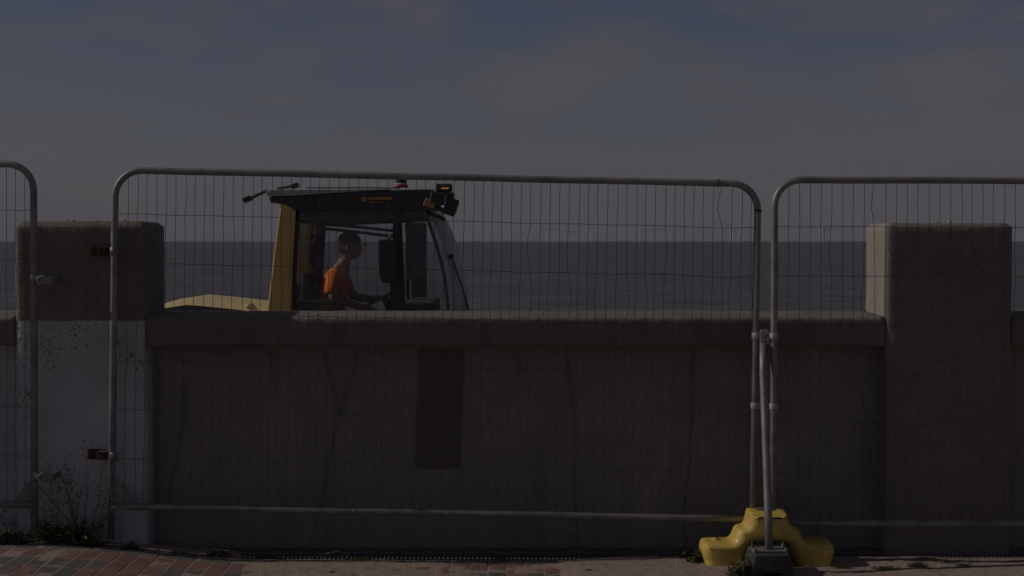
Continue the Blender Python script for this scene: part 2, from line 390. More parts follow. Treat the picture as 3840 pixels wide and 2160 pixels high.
# pavers, each one a piece of the pavement
def pavermat(name, c1, c2):
    m, nt, b = new_mat(name)
    oi = nt.nodes.new('ShaderNodeObjectInfo')
    t = nt.nodes.new('ShaderNodeNewGeometry'); vec = t.outputs['Position']
    f = noise_node(nt, 60, 5, 0.7, vec=vec); f2 = noise_node(nt, 9, 4, 0.6, vec=vec)
    col = mixc(nt, oi.outputs['Random'], c1, c2)
    col = mixc(nt, rng(nt, f, 0.45, 0.75, 0, 0.5), col, tuple(c * 0.6 for c in c1))
    col = mixc(nt, rng(nt, f2, 0.48, 0.68, 0, 0.55), col, (0.22, 0.17, 0.145))
    link(nt, col, b.inputs['Base Color']); b.inputs['Roughness'].default_value = 0.88; b.inputs['Specular IOR Level'].default_value = 0.3
    bump(nt, b, f, 0.5, 0.004); return m
M_PGREY = pavermat('grey_paver', (0.105, 0.10, 0.10), (0.075, 0.075, 0.078)); M_PRED = pavermat('red_paver', (0.20, 0.108, 0.096), (0.155, 0.083, 0.075))
def paver_mesh(w, d, mat):
    t = bmesh.new(); box(t, -w / 2, w / 2, -d / 2, d / 2, -0.05, 0, 0.0025, 1)
    me = bpy.data.meshes.new('paver'); bmesh.ops.recalc_face_normals(t, faces=t.faces); t.to_mesh(me); t.free(); me.materials.append(mat); return me
pv = {(k, c): paver_mesh(*(((0.191, 0.091) if k == 's' else (0.091, 0.191))), mt) for k in 'sh' for c, mt in (('g', M_PGREY), ('r', M_PRED))}
rnd = random.Random(5)
def lay(kind, c, x, y):
    if sand_h(x, y) > 0.009 and sand_h(x + 0.05, y) > 0.009 and sand_h(x - 0.05, y - 0.05) > 0.009: return
    if x > DRX0 - 0.05 and y > DR0 - 0.05: return
    sl = math.atan((gz(x + 0.05) - gz(x - 0.05)) / 0.1)
    inst('paver', pv[kind, c], ground, (x, y, gz(x) + rnd.uniform(-0.0015, 0.0012)), (rnd.uniform(-.008, .008), -sl + rnd.uniform(-.008, .008), rnd.uniform(-.006, .006)))
for i in range(32):
    lay('s', 'g', -3.2 + 0.2 * i + 0.06, 7.855)
    lay('s', 'g', -3.2 + 0.2 * i - 0.03, 7.755)
for i in range(64):
    x = -3.2 + 0.1 * i
    lay('h', 'r', x + 0.02, 7.605)
    for q, y in enumerate((7.405, 7.205, 7.005)):
        k = (i // 1) % 14
        red = k in (11, 12, 13) or (k in (10,) and q == 1)
        lay('h', 'r' if red and x < -0.9 else ('g' if rnd.random() < 0.9 else 'r'), x + 0.02, y + (0.1 if False else 0))

# ------------------------------------------------------------------ the sea wall
PF = 7.93                                   # front of the piers
def Xp(px, Y): return P(px, 1080, Y).x
wall = thing('sea_wall', (0, 8.1, 0), 'long weathered concrete sea wall with tall square piers and a projecting coping', 'wall')
streaks = []
def stk(px0, py0, px1, py1, w, amp, s):
    a, c = P(px0, py0, 8.07), P(px1, py1, 8.07)
    streaks.append((a.x - 0, c.x - 0, a.z, c.z, w, amp, s))
stk(2600, 1300, 2590, 1560, 0.035, 0.03, 0.55); stk(2598, 1540, 2560, 2060, 0.012, 0.09, 0.8)
stk(2125, 1300, 2150, 1530, 0.022, 0.05, 0.6); stk(2145, 1740, 2165, 2060, 0.009, 0.08, 0.75)
stk(1215, 1310, 1275, 1560, 0.028, 0.04, 0.6); stk(1345, 1310, 1275, 1560, 0.03, 0.04, 0.5); stk(1275, 1540, 1165, 2060, 0.013, 0.10, 0.75)
stk(700, 1420, 690, 1600, 0.035, 0.06, 0.6); stk(690, 1580, 630, 1900, 0.018, 0.10, 0.6)
stk(1030, 1305, 1030, 1490, 0.045, 0.05, 0.45); stk(592, 1320, 590, 1960, 0.02, 0.05, 0.7); stk(1935, 1300, 1945, 1400, 0.04, 0.05, 0.4)
M_PANEL = concrete('wall_panel_concrete', (0.232, 0.217, 0.212), (0.19, 0.177, 0.174), 0.16, 0.3, streaks=streaks)
M_COPING = concrete('coping_aggregate', (0.17, 0.154, 0.143), (0.14, 0.127, 0.118), 0.18, 0.22)
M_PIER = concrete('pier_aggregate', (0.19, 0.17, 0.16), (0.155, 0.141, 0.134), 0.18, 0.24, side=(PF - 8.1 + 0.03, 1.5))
M_PIERW = concrete('pier_half_painted', (0.18, 0.16, 0.147), (0.14, 0.127, 0.118), 0.18, 0.2, white=(P(300, 1203, PF).z, False))
M_PANELW = concrete('painted_panel', (0.17, 0.155, 0.145), (0.125, 0.113, 0.109), 0.4, 0.4, white=(3.0, True))
M_PATCH = concrete('dark_render_patch', (0.145, 0.127, 0.123), (0.118, 0.104, 0.101), 0.15, 0.4)
M_LEDGE = concrete('kerb_concrete', (0.15, 0.14, 0.13), (0.10, 0.09, 0.085), 0.3, 0.6)

def rounded_column(x0, x1, y0, y1, z0, z1, r, step=0.03, jit=0.0025, seed=0.0):
    bm = bmesh.new()
    def section(ins):
        pts = []
        X0, X1, Y0, Y1 = x0 + ins, x1 - ins, y0 + ins, y1 - ins
        rr = max(0.002, r - ins * 0.3)
        def seg(a, b_, n): return [(a[0] + (b_[0] - a[0]) * i / n, a[1] + (b_[1] - a[1]) * i / n) for i in range(n)]
        nxs = max(2, int((x1 - x0) / step)); nys = max(2, int((y1 - y0) / step))
        cs = [((X1 - rr, Y0 + rr), -90), ((X1 - rr, Y1 - rr), 0), ((X0 + rr, Y1 - rr), 90), ((X0 + rr, Y0 + rr), 180)]
        st = [((X0 + rr, Y0), (X1 - rr, Y0), nxs), ((X1, Y0 + rr), (X1, Y1 - rr), nys), ((X1 - rr, Y1), (X0 + rr, Y1), nxs), ((X0, Y1 - rr), (X0, Y0 + rr), nys)]
        for k in range(4):
            pts += seg(*st[k])
            (cx, cy), a0 = cs[k]
            for q in range(4):
                a = R(a0 + 90 * q / 4); pts.append((cx + rr * math.cos(a), cy + rr * math.sin(a)))
        return pts
    nz = int((z1 - r - z0) / step)
    levels = [(z0 + (z1 - r - z0) * i / nz, 0.0) for i in range(nz + 1)] + [(z1 - r * 0.82, r * 0.10), (z1 - r * 0.5, r * 0.45), (z1 - r * 0.15, r * 0.85), (z1, r * 1.25)]
    rings = []
    for z, ins in levels:
        ring = []
        for (x, y) in section(ins):
            d = noise.noise_vector(Vector((x * 22 + seed, y * 22, z * 22))) * jit + noise.noise_vector(Vector((x * 3 + seed, y * 3, z * 3))) * jit * 1.2
            ring.append(bm.verts.new(Vector((x, y, z)) + d))
        rings.append(ring)
    for a, b_ in zip(rings, rings[1:]):
        n = len(a)
        for k in range(n): bm.faces.new((a[k], a[(k + 1) % n], b_[(k + 1) % n], b_[k]))
    bm.faces.new(rings[-1]); return bm
def swept(profile, x0, x1, step=0.025, jit=0.002, seed=0.0):
    """closed profile of (y, z) swept along x, slightly uneven"""
    bm = bmesh.new(); n = int((x1 - x0) / step); rings = []
    for i in range(n + 1):
        x = x0 + (x1 - x0) * i / n; ring = []
        for (y, z, k) in profile:
            d = noise.noise_vector(Vector((x * 16 + seed, y * 16, z * 16))) * jit * k + noise.noise_vector(Vector((x * 45, y * 45 + seed, z * 45))) * jit * 0.8 * k
            ring.append(bm.verts.new((x, y + d.y, z + d.z)))
        rings.append(ring)
    m_ = len(profile)
    for a, b_ in zip(rings, rings[1:]):
        for k in range(m_): bm.faces.new((a[k], a[(k + 1) % m_], b_[(k + 1) % m_], b_[k]))
    bm.faces.new(rings[0][::-1]); bm.faces.new(rings[-1]); return bm

LX0, LX1 = Xp(52, PF), Xp(545, PF)
RX0, RX1 = Xp(3322, PF), Xp(3800, PF)
PITCHX = (RX0 + RX1) / 2 - (LX0 + LX1) / 2
PTOP_L, PTOP_R = P(300, 829, PF).z, P(3560, 836, PF).z
PB = 8.40
pl = mk('pier', rounded_column(LX0, LX1, PF, PB, -0.1, PTOP_L, 0.034, seed=1), M_PIERW, wall, True)
tag(pl, 'concrete pier with bare top and flaking white painted lower half')
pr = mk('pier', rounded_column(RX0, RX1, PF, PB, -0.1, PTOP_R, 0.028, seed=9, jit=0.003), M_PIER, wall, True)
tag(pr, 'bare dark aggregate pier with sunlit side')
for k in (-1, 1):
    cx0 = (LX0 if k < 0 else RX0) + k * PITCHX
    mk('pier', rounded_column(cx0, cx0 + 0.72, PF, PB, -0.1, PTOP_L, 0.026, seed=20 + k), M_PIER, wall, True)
CZ0, CZ1 = P(1900, 1298, PF + .005).z, P(1900, 1190, PF + .005).z
CB = 8.42
ZB = P(1900, 1165, CB).z
def coping_profile():
    y0 = PF + 0.005
    return [(y0 + 0.01, CZ0, 1), (y0, CZ0 + 0.012, 1)] + [(y0, CZ0 + 0.012 + (CZ1 - 0.03 - CZ0) * i / 7, 1.0) for i in range(1, 8)] + \
           [(y0 + 0.004, CZ1 - 0.008, 1.6), (y0 + 0.014, CZ1 - 0.001, 1.6), (y0 + 0.03, CZ1 + 0.002, 1.3)] + \
           [(y0 + 0.03 + (CB - y0 - 0.04) * i / 14, CZ1 + 0.002 + (ZB - CZ1 - 0.002) * i / 14, 0.8) for i in range(1, 15)] + \
           [(CB, ZB - 0.01, 0.6), (CB, CZ0, 0.5)]
bays = [(LX0 - PITCHX + 0.72, LX0), (LX1, RX0), (RX1, RX1 + PITCHX - 0.72)]
PNL = 8.07
for i, (a, c) in enumerate(bays):
    mk('coping', swept(coping_profile(), a + 0.001, c - 0.001, seed=i * 7.0, jit=0.0025), M_COPING, wall, True)
    bm = bmesh.new(); box(bm, a - 0.05, c + 0.05, PNL, 8.38, -0.15, CZ0 + 0.03)
    mk('wall_panel', bm, M_PANELW if i == 0 else M_PANEL, wall)
    bm = bmesh.new(); box(bm, a - 0.01, c + 0.01, 7.952, PNL + 0.01, -0.1, 0.0 + (0.10 if i == 0 else 0.012), 0.006, 2)
    mk('foot_ledge', bm, M_LEDGE, wall)
# the darker rectangle left where something was taken off the wall
bm = bmesh.new()
out = [(1566, 1305), (1742, 1306), (1741, 1400), (1733, 1470), (1732, 1560), (1727, 1640), (1724, 1755), (1640, 1758), (1556, 1756), (1558, 1600), (1563, 1500), (1568, 1390)]
pxprism(bm, out, PNL, PNL - 0.004, PNL + 0.02, 0.0015, 1)
tag(mk('render_patch', bm, M_PATCH, wall), 'darker rectangular patch left on the wall panel')

# ------------------------------------------------------------------ drain along the foot of the wall
M_GRATE = simple('cast_grating', (0.15, 0.145, 0.14), 0.75, 0.1, 0.4, 40, 0.3, 0.4, 90)
drain = thing('drain_channel', (0.8, 7.885, 0), 'dark slotted drainage channel along the foot of the sea wall', 'drain')
bm = bmesh.new(); box(bm, DRX0, 3.5, DR0, DR0 + 0.006, -0.06, 0.0005); mk('channel_edge', bm, M_GRATE, drain)
bm = bmesh.new(); box(bm, DRX0, 3.5, DR1 - 0.006, DR1, -0.06, 0.002); mk('channel_edge', bm, M_GRATE, drain)
bm = bmesh.new(); box(bm, DRX0, 3.5, DR0, DR1, -0.08, -0.060); mk('channel_floor', bm, M_RUBBER, drain)
t = bmesh.new(); box(t, -0.0065, 0.0065, -0.0535, 0.0535, -0.022, 0, 0.003, 1)
bar_me = bpy.data.meshes.new('grate_bar'); t.to_mesh(bar_me); t.free(); bar_me.materials.append(M_GRATE)
rnd = random.Random(3)
for i in range(int((3.48 - DRX0) / 0.0235)):
    inst('grate_bar', bar_me, drain, (DRX0 + 0.015 + i * 0.0235 + rnd.uniform(-.001, .001), (DR0 + DR1) / 2, rnd.uniform(-0.002, 0.0005)))

# ------------------------------------------------------------------ temporary fence panels
def arc(c, r, a0, a1, n=8): return [(c[0] + r * math.cos(R(a0 + (a1 - a0) * i / n)), c[1] - r * math.sin(R(a0 + (a1 - a0) * i / n))) for i in range(n + 1)]
def fence(label, Y, Ye, lpost, rpost, top, bot, foot, wires, hor, seed, gussets=lambda lx, rx, bot: (), joint=None, extra_bend=None):
    """lpost/rpost: (x at top, x at foot) or None when outside the picture; top/bot: (y at left, y at right) of the rails; all in photo pixels on the plane Y"""
    rnd = random.Random(seed)
    (lt, lb), (rt, rb) = lpost, rpost
    sl = (top[1] - top[0]) / (rt - lt)
    base = P((lb + rb) / 2, foot[0], Y); base.z = min(P(lb, foot[0], Y).z, P(rb, foot[1], Y).z)
    root = thing('mesh_fence_panel', base, label, 'fence panel', 'temporary mesh fence panels in front of the sea wall')
    r_t = 0.0190; rr = 100
    def lx(y): return lt + (lb - lt) * (y - top[0]) / (foot[0] - top[0])
    def rx(y): return rt + (rb - rt) * (y - top[1]) / (foot[1] - top[1])
    def ty(x): return top[0] + sl * (x - lt)
    bsl = (bot[1] - bot[0]) / (rb - lb)
    def by(x): return bot[0] + bsl * (x - lb)
    def Yf(x): return Y + (Ye - Y) * (x - lt) / (rt - lt)
    to = lambda pts: [P(x, y, Yf(x)) for x, y in pts]
    # posts and top rail: one bent tube in three runs
    jl = lx(top[0] + rr + 40); jr = rx(top[1] + rr + 40)
    left = [(lx(foot[0]), foot[0]), (lx(1500), 1500), (lx(1000), 1000), (lx(top[0] + rr + 20), top[0] + rr + 20)]
    left += arc((lx(top[0] + rr) + rr, ty(lx(top[0]) + rr) + rr), rr, 180, 90)
    right = arc((rx(top[1] + rr) - rr, ty(rx(top[1]) - rr) + rr), rr, 90, 0) + [(rx(top[1] + rr + 20), top[1] + rr + 20), (rx(1000), 1000), (rx(1500), 1500), (rx(foot[1]), foot[1])]
    n = 12
    mid = [(left[-1][0] + (right[0][0] - left[-1][0]) * i / n, ty(left[-1][0] + (right[0][0] - left[-1][0]) * i / n) + math.sin(i * 1.7) * 0.8) for i in range(1, n)]
    bm = bmesh.new(); tube(bm, to(left + mid + right), r_t, 16); mk('frame_tube', bm, M_METAL, root, True)
    bm = bmesh.new()
    tube(bm, to([(lx(bot[0]) + (rx(bot[1]) - lx(bot[0])) * i / n, by(lx(bot[0]) + (rx(bot[1]) - lx(bot[0])) * i / n) + math.sin(i * 2.1) * 0.8) for i in range(n + 1)]), r_t * 0.98, 14); mk('bottom_rail', bm, M_METAL, root, True)
    # corner gussets
    for (cx, s, yy) in gussets(lx, rx, bot):
        bm = bmesh.new(); pxprism(bm, [(cx + s * 8, yy - 92), (cx + s * 14, yy - 92), (cx + s * 84, yy - 14), (cx + s * 84, yy - 6), (cx + s * 8, yy - 6)], Yf(cx), Yf(cx) - 0.002, Yf(cx) + 0.002)
        mk('corner_gusset', bm, M_METAL, root)
    # horizontal wires
    hy = lambda k, x: ty(x) + hor[0] + hor[1] * k
    nh = 6
    xs_ = []
    x = lt + wires[0]
    while x < rt - wires[0] * 0.9:
        xs_.append(x + rnd.uniform(-1.2, 1.2)); x += wires[1]
    bend = {}
    for k in range(nh):
        pts = []
        xa, xb = lx(hy(k, lt)), rx(hy(k, rt))
        for i in range(0, len(xs_), 3):
            xx = xs_[i]
            if xa + 20 < xx < xb - 20 and -260 < xx < 4100: pts.append((xx, hy(k, xx) + rnd.uniform(-2, 2) + (extra_bend(xx, k) if extra_bend else 0)))
        pts = ([(xa, hy(k, xa))] if xa > -260 else []) + pts + ([(xb, hy(k, xb))] if xb < 4100 else [])
        bm = bmesh.new(); tube(bm, [P(a, c, Yf(a) - 0.003) for a, c in pts], 0.0016, 5); mk('horizontal_wire', bm, M_WIRE, root, True)
    for i, xx in enumerate(xs_):
        if not -60 < xx < 3900: continue
        lean = 0.0
        def yt(x):
            y = ty(x)
            for (cx, s) in ((lt, 1), (rt, -1)):
                d = (x - cx) * s
                if d < rr: y = ty(cx) + rr - math.sqrt(max(0, rr * rr - (rr - d) ** 2))
            return y
        dx_tot = (lb - lt) + ((rb - rt) - (lb - lt)) * (xx - lt) / (rt - lt)
        shift = lambda y: dx_tot * (y - top[0]) / (foot[0] - top[0])
        pts = [(xx, yt(xx))]
        for k in range(nh + 1):
            y0 = hy(k - 1, xx) if k else pts[0][1]
            y1 = hy(k, xx) if k < nh else by(xx)
            if y1 - y0 < 20: continue
            big = rnd.random() < 0.13
            amp = rnd.uniform(6, 14) * rnd.choice((-1, 1)) if big else rnd.uniform(-2.5, 2.5)
            if joint and abs(xx - joint) < wires[1] * 0.5 and k == 0: amp = -22
            for tq, sh in ((0.3, 0.7), (0.6, 0.9)):
                yy = y0 + (y1 - y0) * tq; pts.append((xx + shift(yy) + amp * sh, yy))
            pts.append((xx + shift(y1) + rnd.uniform(-2.2, 2.2), y1 + ((extra_bend(xx, k) if extra_bend and k < nh else 0))))
        bm = bmesh.new(); tube(bm, [P(a, c, Yf(a)) for a, c in pts], 0.0016, 5); mk('vertical_wire', bm, M_WIRE, root, True)
    return root, (lx, rx, ty, by)

YML, YM, YLL, YL, YR, YRR = 7.855, 7.765, 7.87, 7.81, 7.73, 7.70      # depth of each panel at its left and right post
fm, fmf = fence('wide middle mesh fence panel, slightly tilted, in front of the loader', YML, YM, (433, 416), (2843, 2820), (637, 690), (1897, 1946), (2022, 2072), (12, 36.0), (165, 183.5), 11, joint=2700, gussets=lambda lx, rx, bot: ((lx(bot[0]), 1, bot[0]),),
                extra_bend=lambda x, k: 5 * math.exp(-((x - 2682) / 45) ** 2) if k < 3 else 0)
fl, flf = fence('left mesh fence panel cut off by the picture edge, beside the half painted pier', YLL, YL, (-2300, -2318), (126, 130), (596, 616), (1860, 1893), (1990, 2014), (12, 34.5), (172, 184.5), 23, gussets=lambda lx, rx, bot: ((rx(bot[1]), -1, bot[1]),))
fr, frf = fence('right mesh fence panel running past the bare aggregate pier', YR, YRR, (2905, 2899), (5320, 5316), (674, 682), (1962, 1962), (2070, 2080), (12, 40.5), (176, 184.5), 37)
# small fittings of the panels
bm = bmesh.new(); a = P(2690, fmf[2](2690), YM); tube(bm, [a + Vector((-.003, 0, 0)), a + Vector((.003, 0, 0))], 0.0225, 14); mk('wire_tie', bm, M_BLACK, fm, True)
bm = bmesh.new(); a = P(2841, 790, YM); tube(bm, [a + Vector((-.0, 0, -.006)), a + Vector((.002, 0, .006))], 0.0215, 14); mk('wire_tie', bm, M_BLACK, fm, True)
bm = bmesh.new()
for k in range(8):
    pass
a0, a1 = P(429, 868, YML), P(429, 910, YML)
ring = [[bm.verts.new((a.x - 0.0198 * math.sin(q), YML - 0.0198 * math.cos(q), a.z)) for q in [R(d) for d in range(-10, 81, 15)]] for a in (a0, a1)]
for k in range(len(ring[0]) - 1): bm.faces.new((ring[0][k], ring[0][k + 1], ring[1][k + 1], ring[1][k]))
mk('sticker', bm, M_STICK, fm, True)
for px in (1324, 1676):
    bm = bmesh.new(); a = P(px, fmf[3](px) + 4, YML + (YM - YML) * (px - 430) / 2413 - 0.019); ball(bm, a, 0.008, 0.004, 0.006, 8, 6); mk('rivet', bm, M_METAL, fm, True)
# loose end of wire springing from the lower corner
bm = bmesh.new(); tube(bm, [P(x, y, YM - 0.02) for x, y in [(2823, 1870), (2800, 1880), (2780, 1895), (2764, 1915), (2755, 1934)]], 0.0012, 5); mk('loose_wire', bm, M_WIRE, fm, True)

# couplers between the middle and the right panel
def coupler(y, label):
    xl, xr = fmf[1](y), frf[0](y)
    a, c = P(xl, y, YM), P(xr, y, YR)
    c.z = a.z
    root = thing('fence_coupler', (a + c) / 2, label, 'coupler', 'couplers joining the fence panels')
    for q in (a, c):
        bm = bmesh.new(); tube(bm, [q + Vector((0, 0, -.018)), q + Vector((0, 0, -.014)), q + Vector((0, 0, .014)), q + Vector((0, 0, .018))], [0.0215, 0.0245, 0.0245, 0.0215], 16); mk('collar', bm, M_CLAMP, root, True)
    bm = bmesh.new(); box(bm, a.x + 0.02, c.x - 0.02, YM - 0.012, YM - 0.007, a.z - 0.014, a.z + 0.014, 0.002); box(bm, a.x + 0.02, c.x - 0.02, YM + 0.004, YM + 0.009, a.z - 0.014, a.z + 0.014, 0.002)
    mk('plate', bm, M_CLAMP, root)
    mid = (a + c) / 2
    bm = bmesh.new(); cyl(bm, mid + Vector((0, -.018, 0)), mid + Vector((0, .03, 0)), 0.006, 8); cyl(bm, mid + Vector((0, -.021, 0)), mid + Vector((0, -.012, 0)), 0.011, 6); mk('bolt', bm, M_METAL, root)
coupler(1259, 'upper steel coupler joining two fence posts, at the head of the brace'); coupler(1522, 'lower steel coupler joining two fence posts, part hidden by the brace pole')

# brace pole standing on its rubber foot
BF = 7.44
hd = P(2867, 1262, YM - 0.03); ft = P(2884, 2058, BF)
brace = thing('brace_pole', ft, 'galvanised brace pole leaning from the fence joint to the dark foot block', 'brace')
pts = [P(2862, 1288, YM - 0.04), P(2862, 1400, YM - 0.075), P(2868, 1550, YM - 0.13), P(2875, 1750, YM - 0.22), P(2880, 1900, YM - 0.29), ft]
bm = bmesh.new(); tube(bm, pts, [0.0195, 0.0205, 0.021, 0.021, 0.021, 0.021], 16); mk('pole', bm, M_METAL, brace, True)
bm = bmesh.new(); pxprism(bm, [(2850, 1292), (2849, 1242), (2854, 1236), (2880, 1236), (2885, 1242), (2886, 1292)], YM - 0.03, YM - 0.036, YM - 0.029, 0.0015, 1); mk('head_plate', bm, M_CLAMP, brace)
bm = bmesh.new(); cyl(bm, hd + Vector((0, -.018, 0)), hd + Vector((0, 0, 0)), 0.009, 6); cyl(bm, hd + Vector((0, -.009, 0)), hd + Vector((0, -.005, 0)), 0.013, 14); mk('bolt', bm, M_METAL, brace)
bm = bmesh.new(); box(bm, ft.x - 0.092, ft.x + 0.092, BF - 0.055, BF + 0.055, ft.z - 0.008, ft.z, 0.002, 1); mk('base_plate', bm, M_METAL, brace)
for s in (-1, 1):
    for q in (-1, 1):
        bm = bmesh.new(); c = Vector((ft.x + s * 0.082, BF + q * 0.045, ft.z)); cyl(bm, c - Vector((0, 0, .012)), c + Vector((0, 0, .009)), 0.011, 6); cyl(bm, c, c + Vector((0, 0, .024 if q > 0 else .014)), 0.0055, 8); mk('bolt', bm, M_METAL, brace)
# dark foot block with a hand slot
foot_root = thing('foot_block', (ft.x, BF, 0), 'small dark rubber foot block bolted under the brace pole', 'foot block')
zt = ft.z - 0.009; hw = 0.104
bm = bmesh.new()
prism(bm, [(ft.x - hw - 0.004, 0.0), (ft.x - hw - 0.002, zt * 0.6), (ft.x - hw + 0.012, zt), (ft.x + hw - 0.012, zt), (ft.x + hw + 0.002, zt * 0.6), (ft.x + hw + 0.004, 0.0), (ft.x + 0.055, 0.0), (ft.x + 0.05, 0.035), (ft.x - 0.05, 0.035), (ft.x - 0.055, 0.0)], BF - 0.11, BF + 0.13, 0.010, 3)
mk('body', bm, M_RUBBER, foot_root, True)

# yellow plastic ballast block
YB0, YB1 = 7.58, 7.82
cxb = Xp(2893, YB0)
half = [(0.157, 0.0), (0.130, 0.062), (0.108, 0.112), (0.094, 0.143)]          # arch, from ground to crown
outer = [(0.3325, 0.0), (0.350, 0.05), (0.3595, 0.090), (0.352, 0.122), (0.335, 0.136), (0.215, 0.134), (0.196, 0.142), (0.183, 0.158), (0.172, 0.192), (0.160, 0.208), (0.130, 0.214), (0.118, 0.226), (0.108, 0.258), (0.100, 0.292), (0.092, 0.300)]
def chaikin(pts, it):
    for _ in range(it):
        q = [pts[0]]
        for (x0_, z0_), (x1_, z1_) in zip(pts, pts[1:]):
            q += [(x0_ * .75 + x1_ * .25, z0_ * .75 + z1_ * .25), (x0_ * .25 + x1_ * .75, z0_ * .25 + z1_ * .75)]
        pts = q + [pts[-1]]
    return pts
up = chaikin([(-x, z) for x, z in outer] + [(x, z) for x, z in reversed(outer)], 2)
ar = chaikin(half + [(-x, z) for x, z in reversed(half)], 2)
prof = [(cxb + x, z + 0.001) for x, z in up + ar]
bal = thing('ballast_block', (cxb, 7.73, 0), 'stepped yellow plastic ballast block holding the feet of two fence posts', 'ballast block')
bm = bmesh.new(); rings = []; npf = len(prof); nrm = []
for i in range(npf):
    (xa, za), (xb, zb) = prof[i - 1], prof[(i + 1) % npf]; d = Vector((xb - xa, zb - za)); d.normalize(); nrm.append((-d.y, d.x))
RB = 0.050
for k in range(19):
    u = k / 18; ins = RB * (1 - math.sin(min(1, u * 4) * math.pi / 2)) if u < .25 else (RB * .5 * (1 - math.sin(min(1, (1 - u) * 4) * math.pi / 2)) if u > .75 else 0)
    yy = YB0 + (YB1 - YB0) * (u if .25 <= u <= .75 else (.25 * (1 - math.cos(u * 4 * math.pi / 2)) if u < .25 else 1 - .25 * (1 - math.cos((1 - u) * 4 * math.pi / 2))))
    ring = []
    for (x, z), (nx_, nz_) in zip(prof, nrm):
        w_ = 1.0 if z > .03 else .6
        ring.append(bm.verts.new((x - nx_ * ins * w_, yy, max(.001, z - nz_ * ins * .55) if z > .004 else z)))
    rings.append(ring)
for a, c in zip(rings, rings[1:]):
    for k in range(npf): bm.faces.new((a[k], a[(k + 1) % npf], c[(k + 1) % npf], c[k]))
bm.faces.new(rings[0]); bm.faces.new(rings[-1][::-1])
body = mk('body', bm, M_YELLOW_PL, bal, True)
def smooth_noise(v): return v
bm = bmesh.new(); c = Vector((cxb - 0.004, (YB0 + YB1) / 2, 0.302))
for a0_, a1_, z in ((0.030, 0.050, 0.001),):
    seg = 28
    r0 = [bm.verts.new(c + Vector((a0_ * math.cos(2 * math.pi * k / seg), a0_ * math.sin(2 * math.pi * k / seg) * 1.0, 0.0005))) for k in range(seg)]
    r1 = [bm.verts.new(c + Vector((a1_ * math.cos(2 * math.pi * k / seg), a1_ * math.sin(2 * math.pi * k / seg) * 1.0, 0.004))) for k in range(seg)]
    r2 = [bm.verts.new(c + Vector((a1_ * 1.12 * math.cos(2 * math.pi * k / seg), a1_ * 1.12 * math.sin(2 * math.pi * k / seg), -0.002))) for k in range(seg)]
    for k in range(seg):
        bm.faces.new((r0[k], r0[(k + 1) % seg], r1[(k + 1) % seg], r1[k])); bm.faces.new((r1[k], r1[(k + 1) % seg], r2[(k + 1) % seg], r2[k]))
    bm.faces.new(r0)
mk('socket_ring', bm, M_TRIM, bal, True)
bm = bmesh.new(); c = Vector((cxb - 0.275, 7.70, 0.139)); cyl(bm, c - Vector((0, 0, .012)), c + Vector((0, 0, .001)), 0.026, 18); cyl(bm, c, c + Vector((0, 0, .006)), 0.014, 12); mk('filler_cap', bm, M_YELLOW_PL, bal, True)

# brackets fixing the panels to the half painted pier
def bracket(px, py, Y, label, rusty, side, ang=0.0):
    c = P(px, py, Y); root = thing('fence_bracket', c, label, 'bracket', 'brackets fixing the fence to the pier')
    mt = M_RUST if rusty else M_CLAMP
    if rusty:
        bm = bmesh.new(); box(bm, c.x - 0.045, c.x + 0.03, PF - 0.012, PF + 0.01, c.z - 0.028, c.z + 0.028, 0.003, 1); mk('wall_plate', bm, mt, root)
        bm = bmesh.new(); box(bm, c.x + 0.02, c.x + 0.085, YML - 0.004, PF - 0.004, c.z - 0.022, c.z + 0.024, 0.003, 1); mk('arm', bm, mt, root)
        bm = bmesh.new(); q = Vector((Xp(fmf[0](py), YML), YML, c.z)); tube(bm, [q + Vector((0, 0, -.022)), q + Vector((0, 0, .022))], 0.0225, 16); mk('collar', bm, M_METAL, root, True)
    else:
        rt = Matrix.Rotation(ang, 3, 'Y')
        bm = bmesh.new(); box(bm, c.x - 0.022, c.x + 0.022, Y - 0.006, Y, c.z - 0.022, c.z + 0.022, 0.002, 1, rot=rt); mk('washer_plate', bm, mt, root)
        bm = bmesh.new(); cyl(bm, c + Vector((0, -.018, 0)), c + Vector((0, .0, 0)), 0.010, 6); cyl(bm, c + Vector((0, -.010, 0)), c + Vector((0, -.005, 0)), 0.0155, 16); mk('bolt', bm, M_METAL, root)
        bm = bmesh.new(); box(bm, c.x - 0.02, c.x + 0.062, Y + 0.001, Y + 0.007, c.z - 0.026, c.z + 0.018, 0.002, 1); mk('strap', bm, M_METAL, root)
        bm = bmesh.new(); q = Vector((Xp(flf[1](py), YL), YL, c.z)); tube(bm, [q + Vector((0, 0, -.026)), q + Vector((0, 0, .026))], 0.0222, 16); mk('collar', bm, M_METAL, root, True)
        bm = bmesh.new(); box(bm, c.x + 0.035, c.x + 0.06, Y, PF + 0.004, c.z - 0.02, c.z + 0.014, 0.002, 1); mk('arm', bm, M_METAL, root)
bracket(153, 1049, YL - 0.022, 'pale square washer bracket on the bare upper part of the pier', False, 1, R(-17))
bracket(155, 1790, YL - 0.022, 'pale diamond washer bracket low on the white painted pier', False, 1, R(-38))
bracket(368, 940, PF, 'rusty bracket plate on the bare upper part of the pier', True, 1)
bracket(362, 1702, PF, 'rusty bracket low on the white painted pier behind the weeds', True, 1)

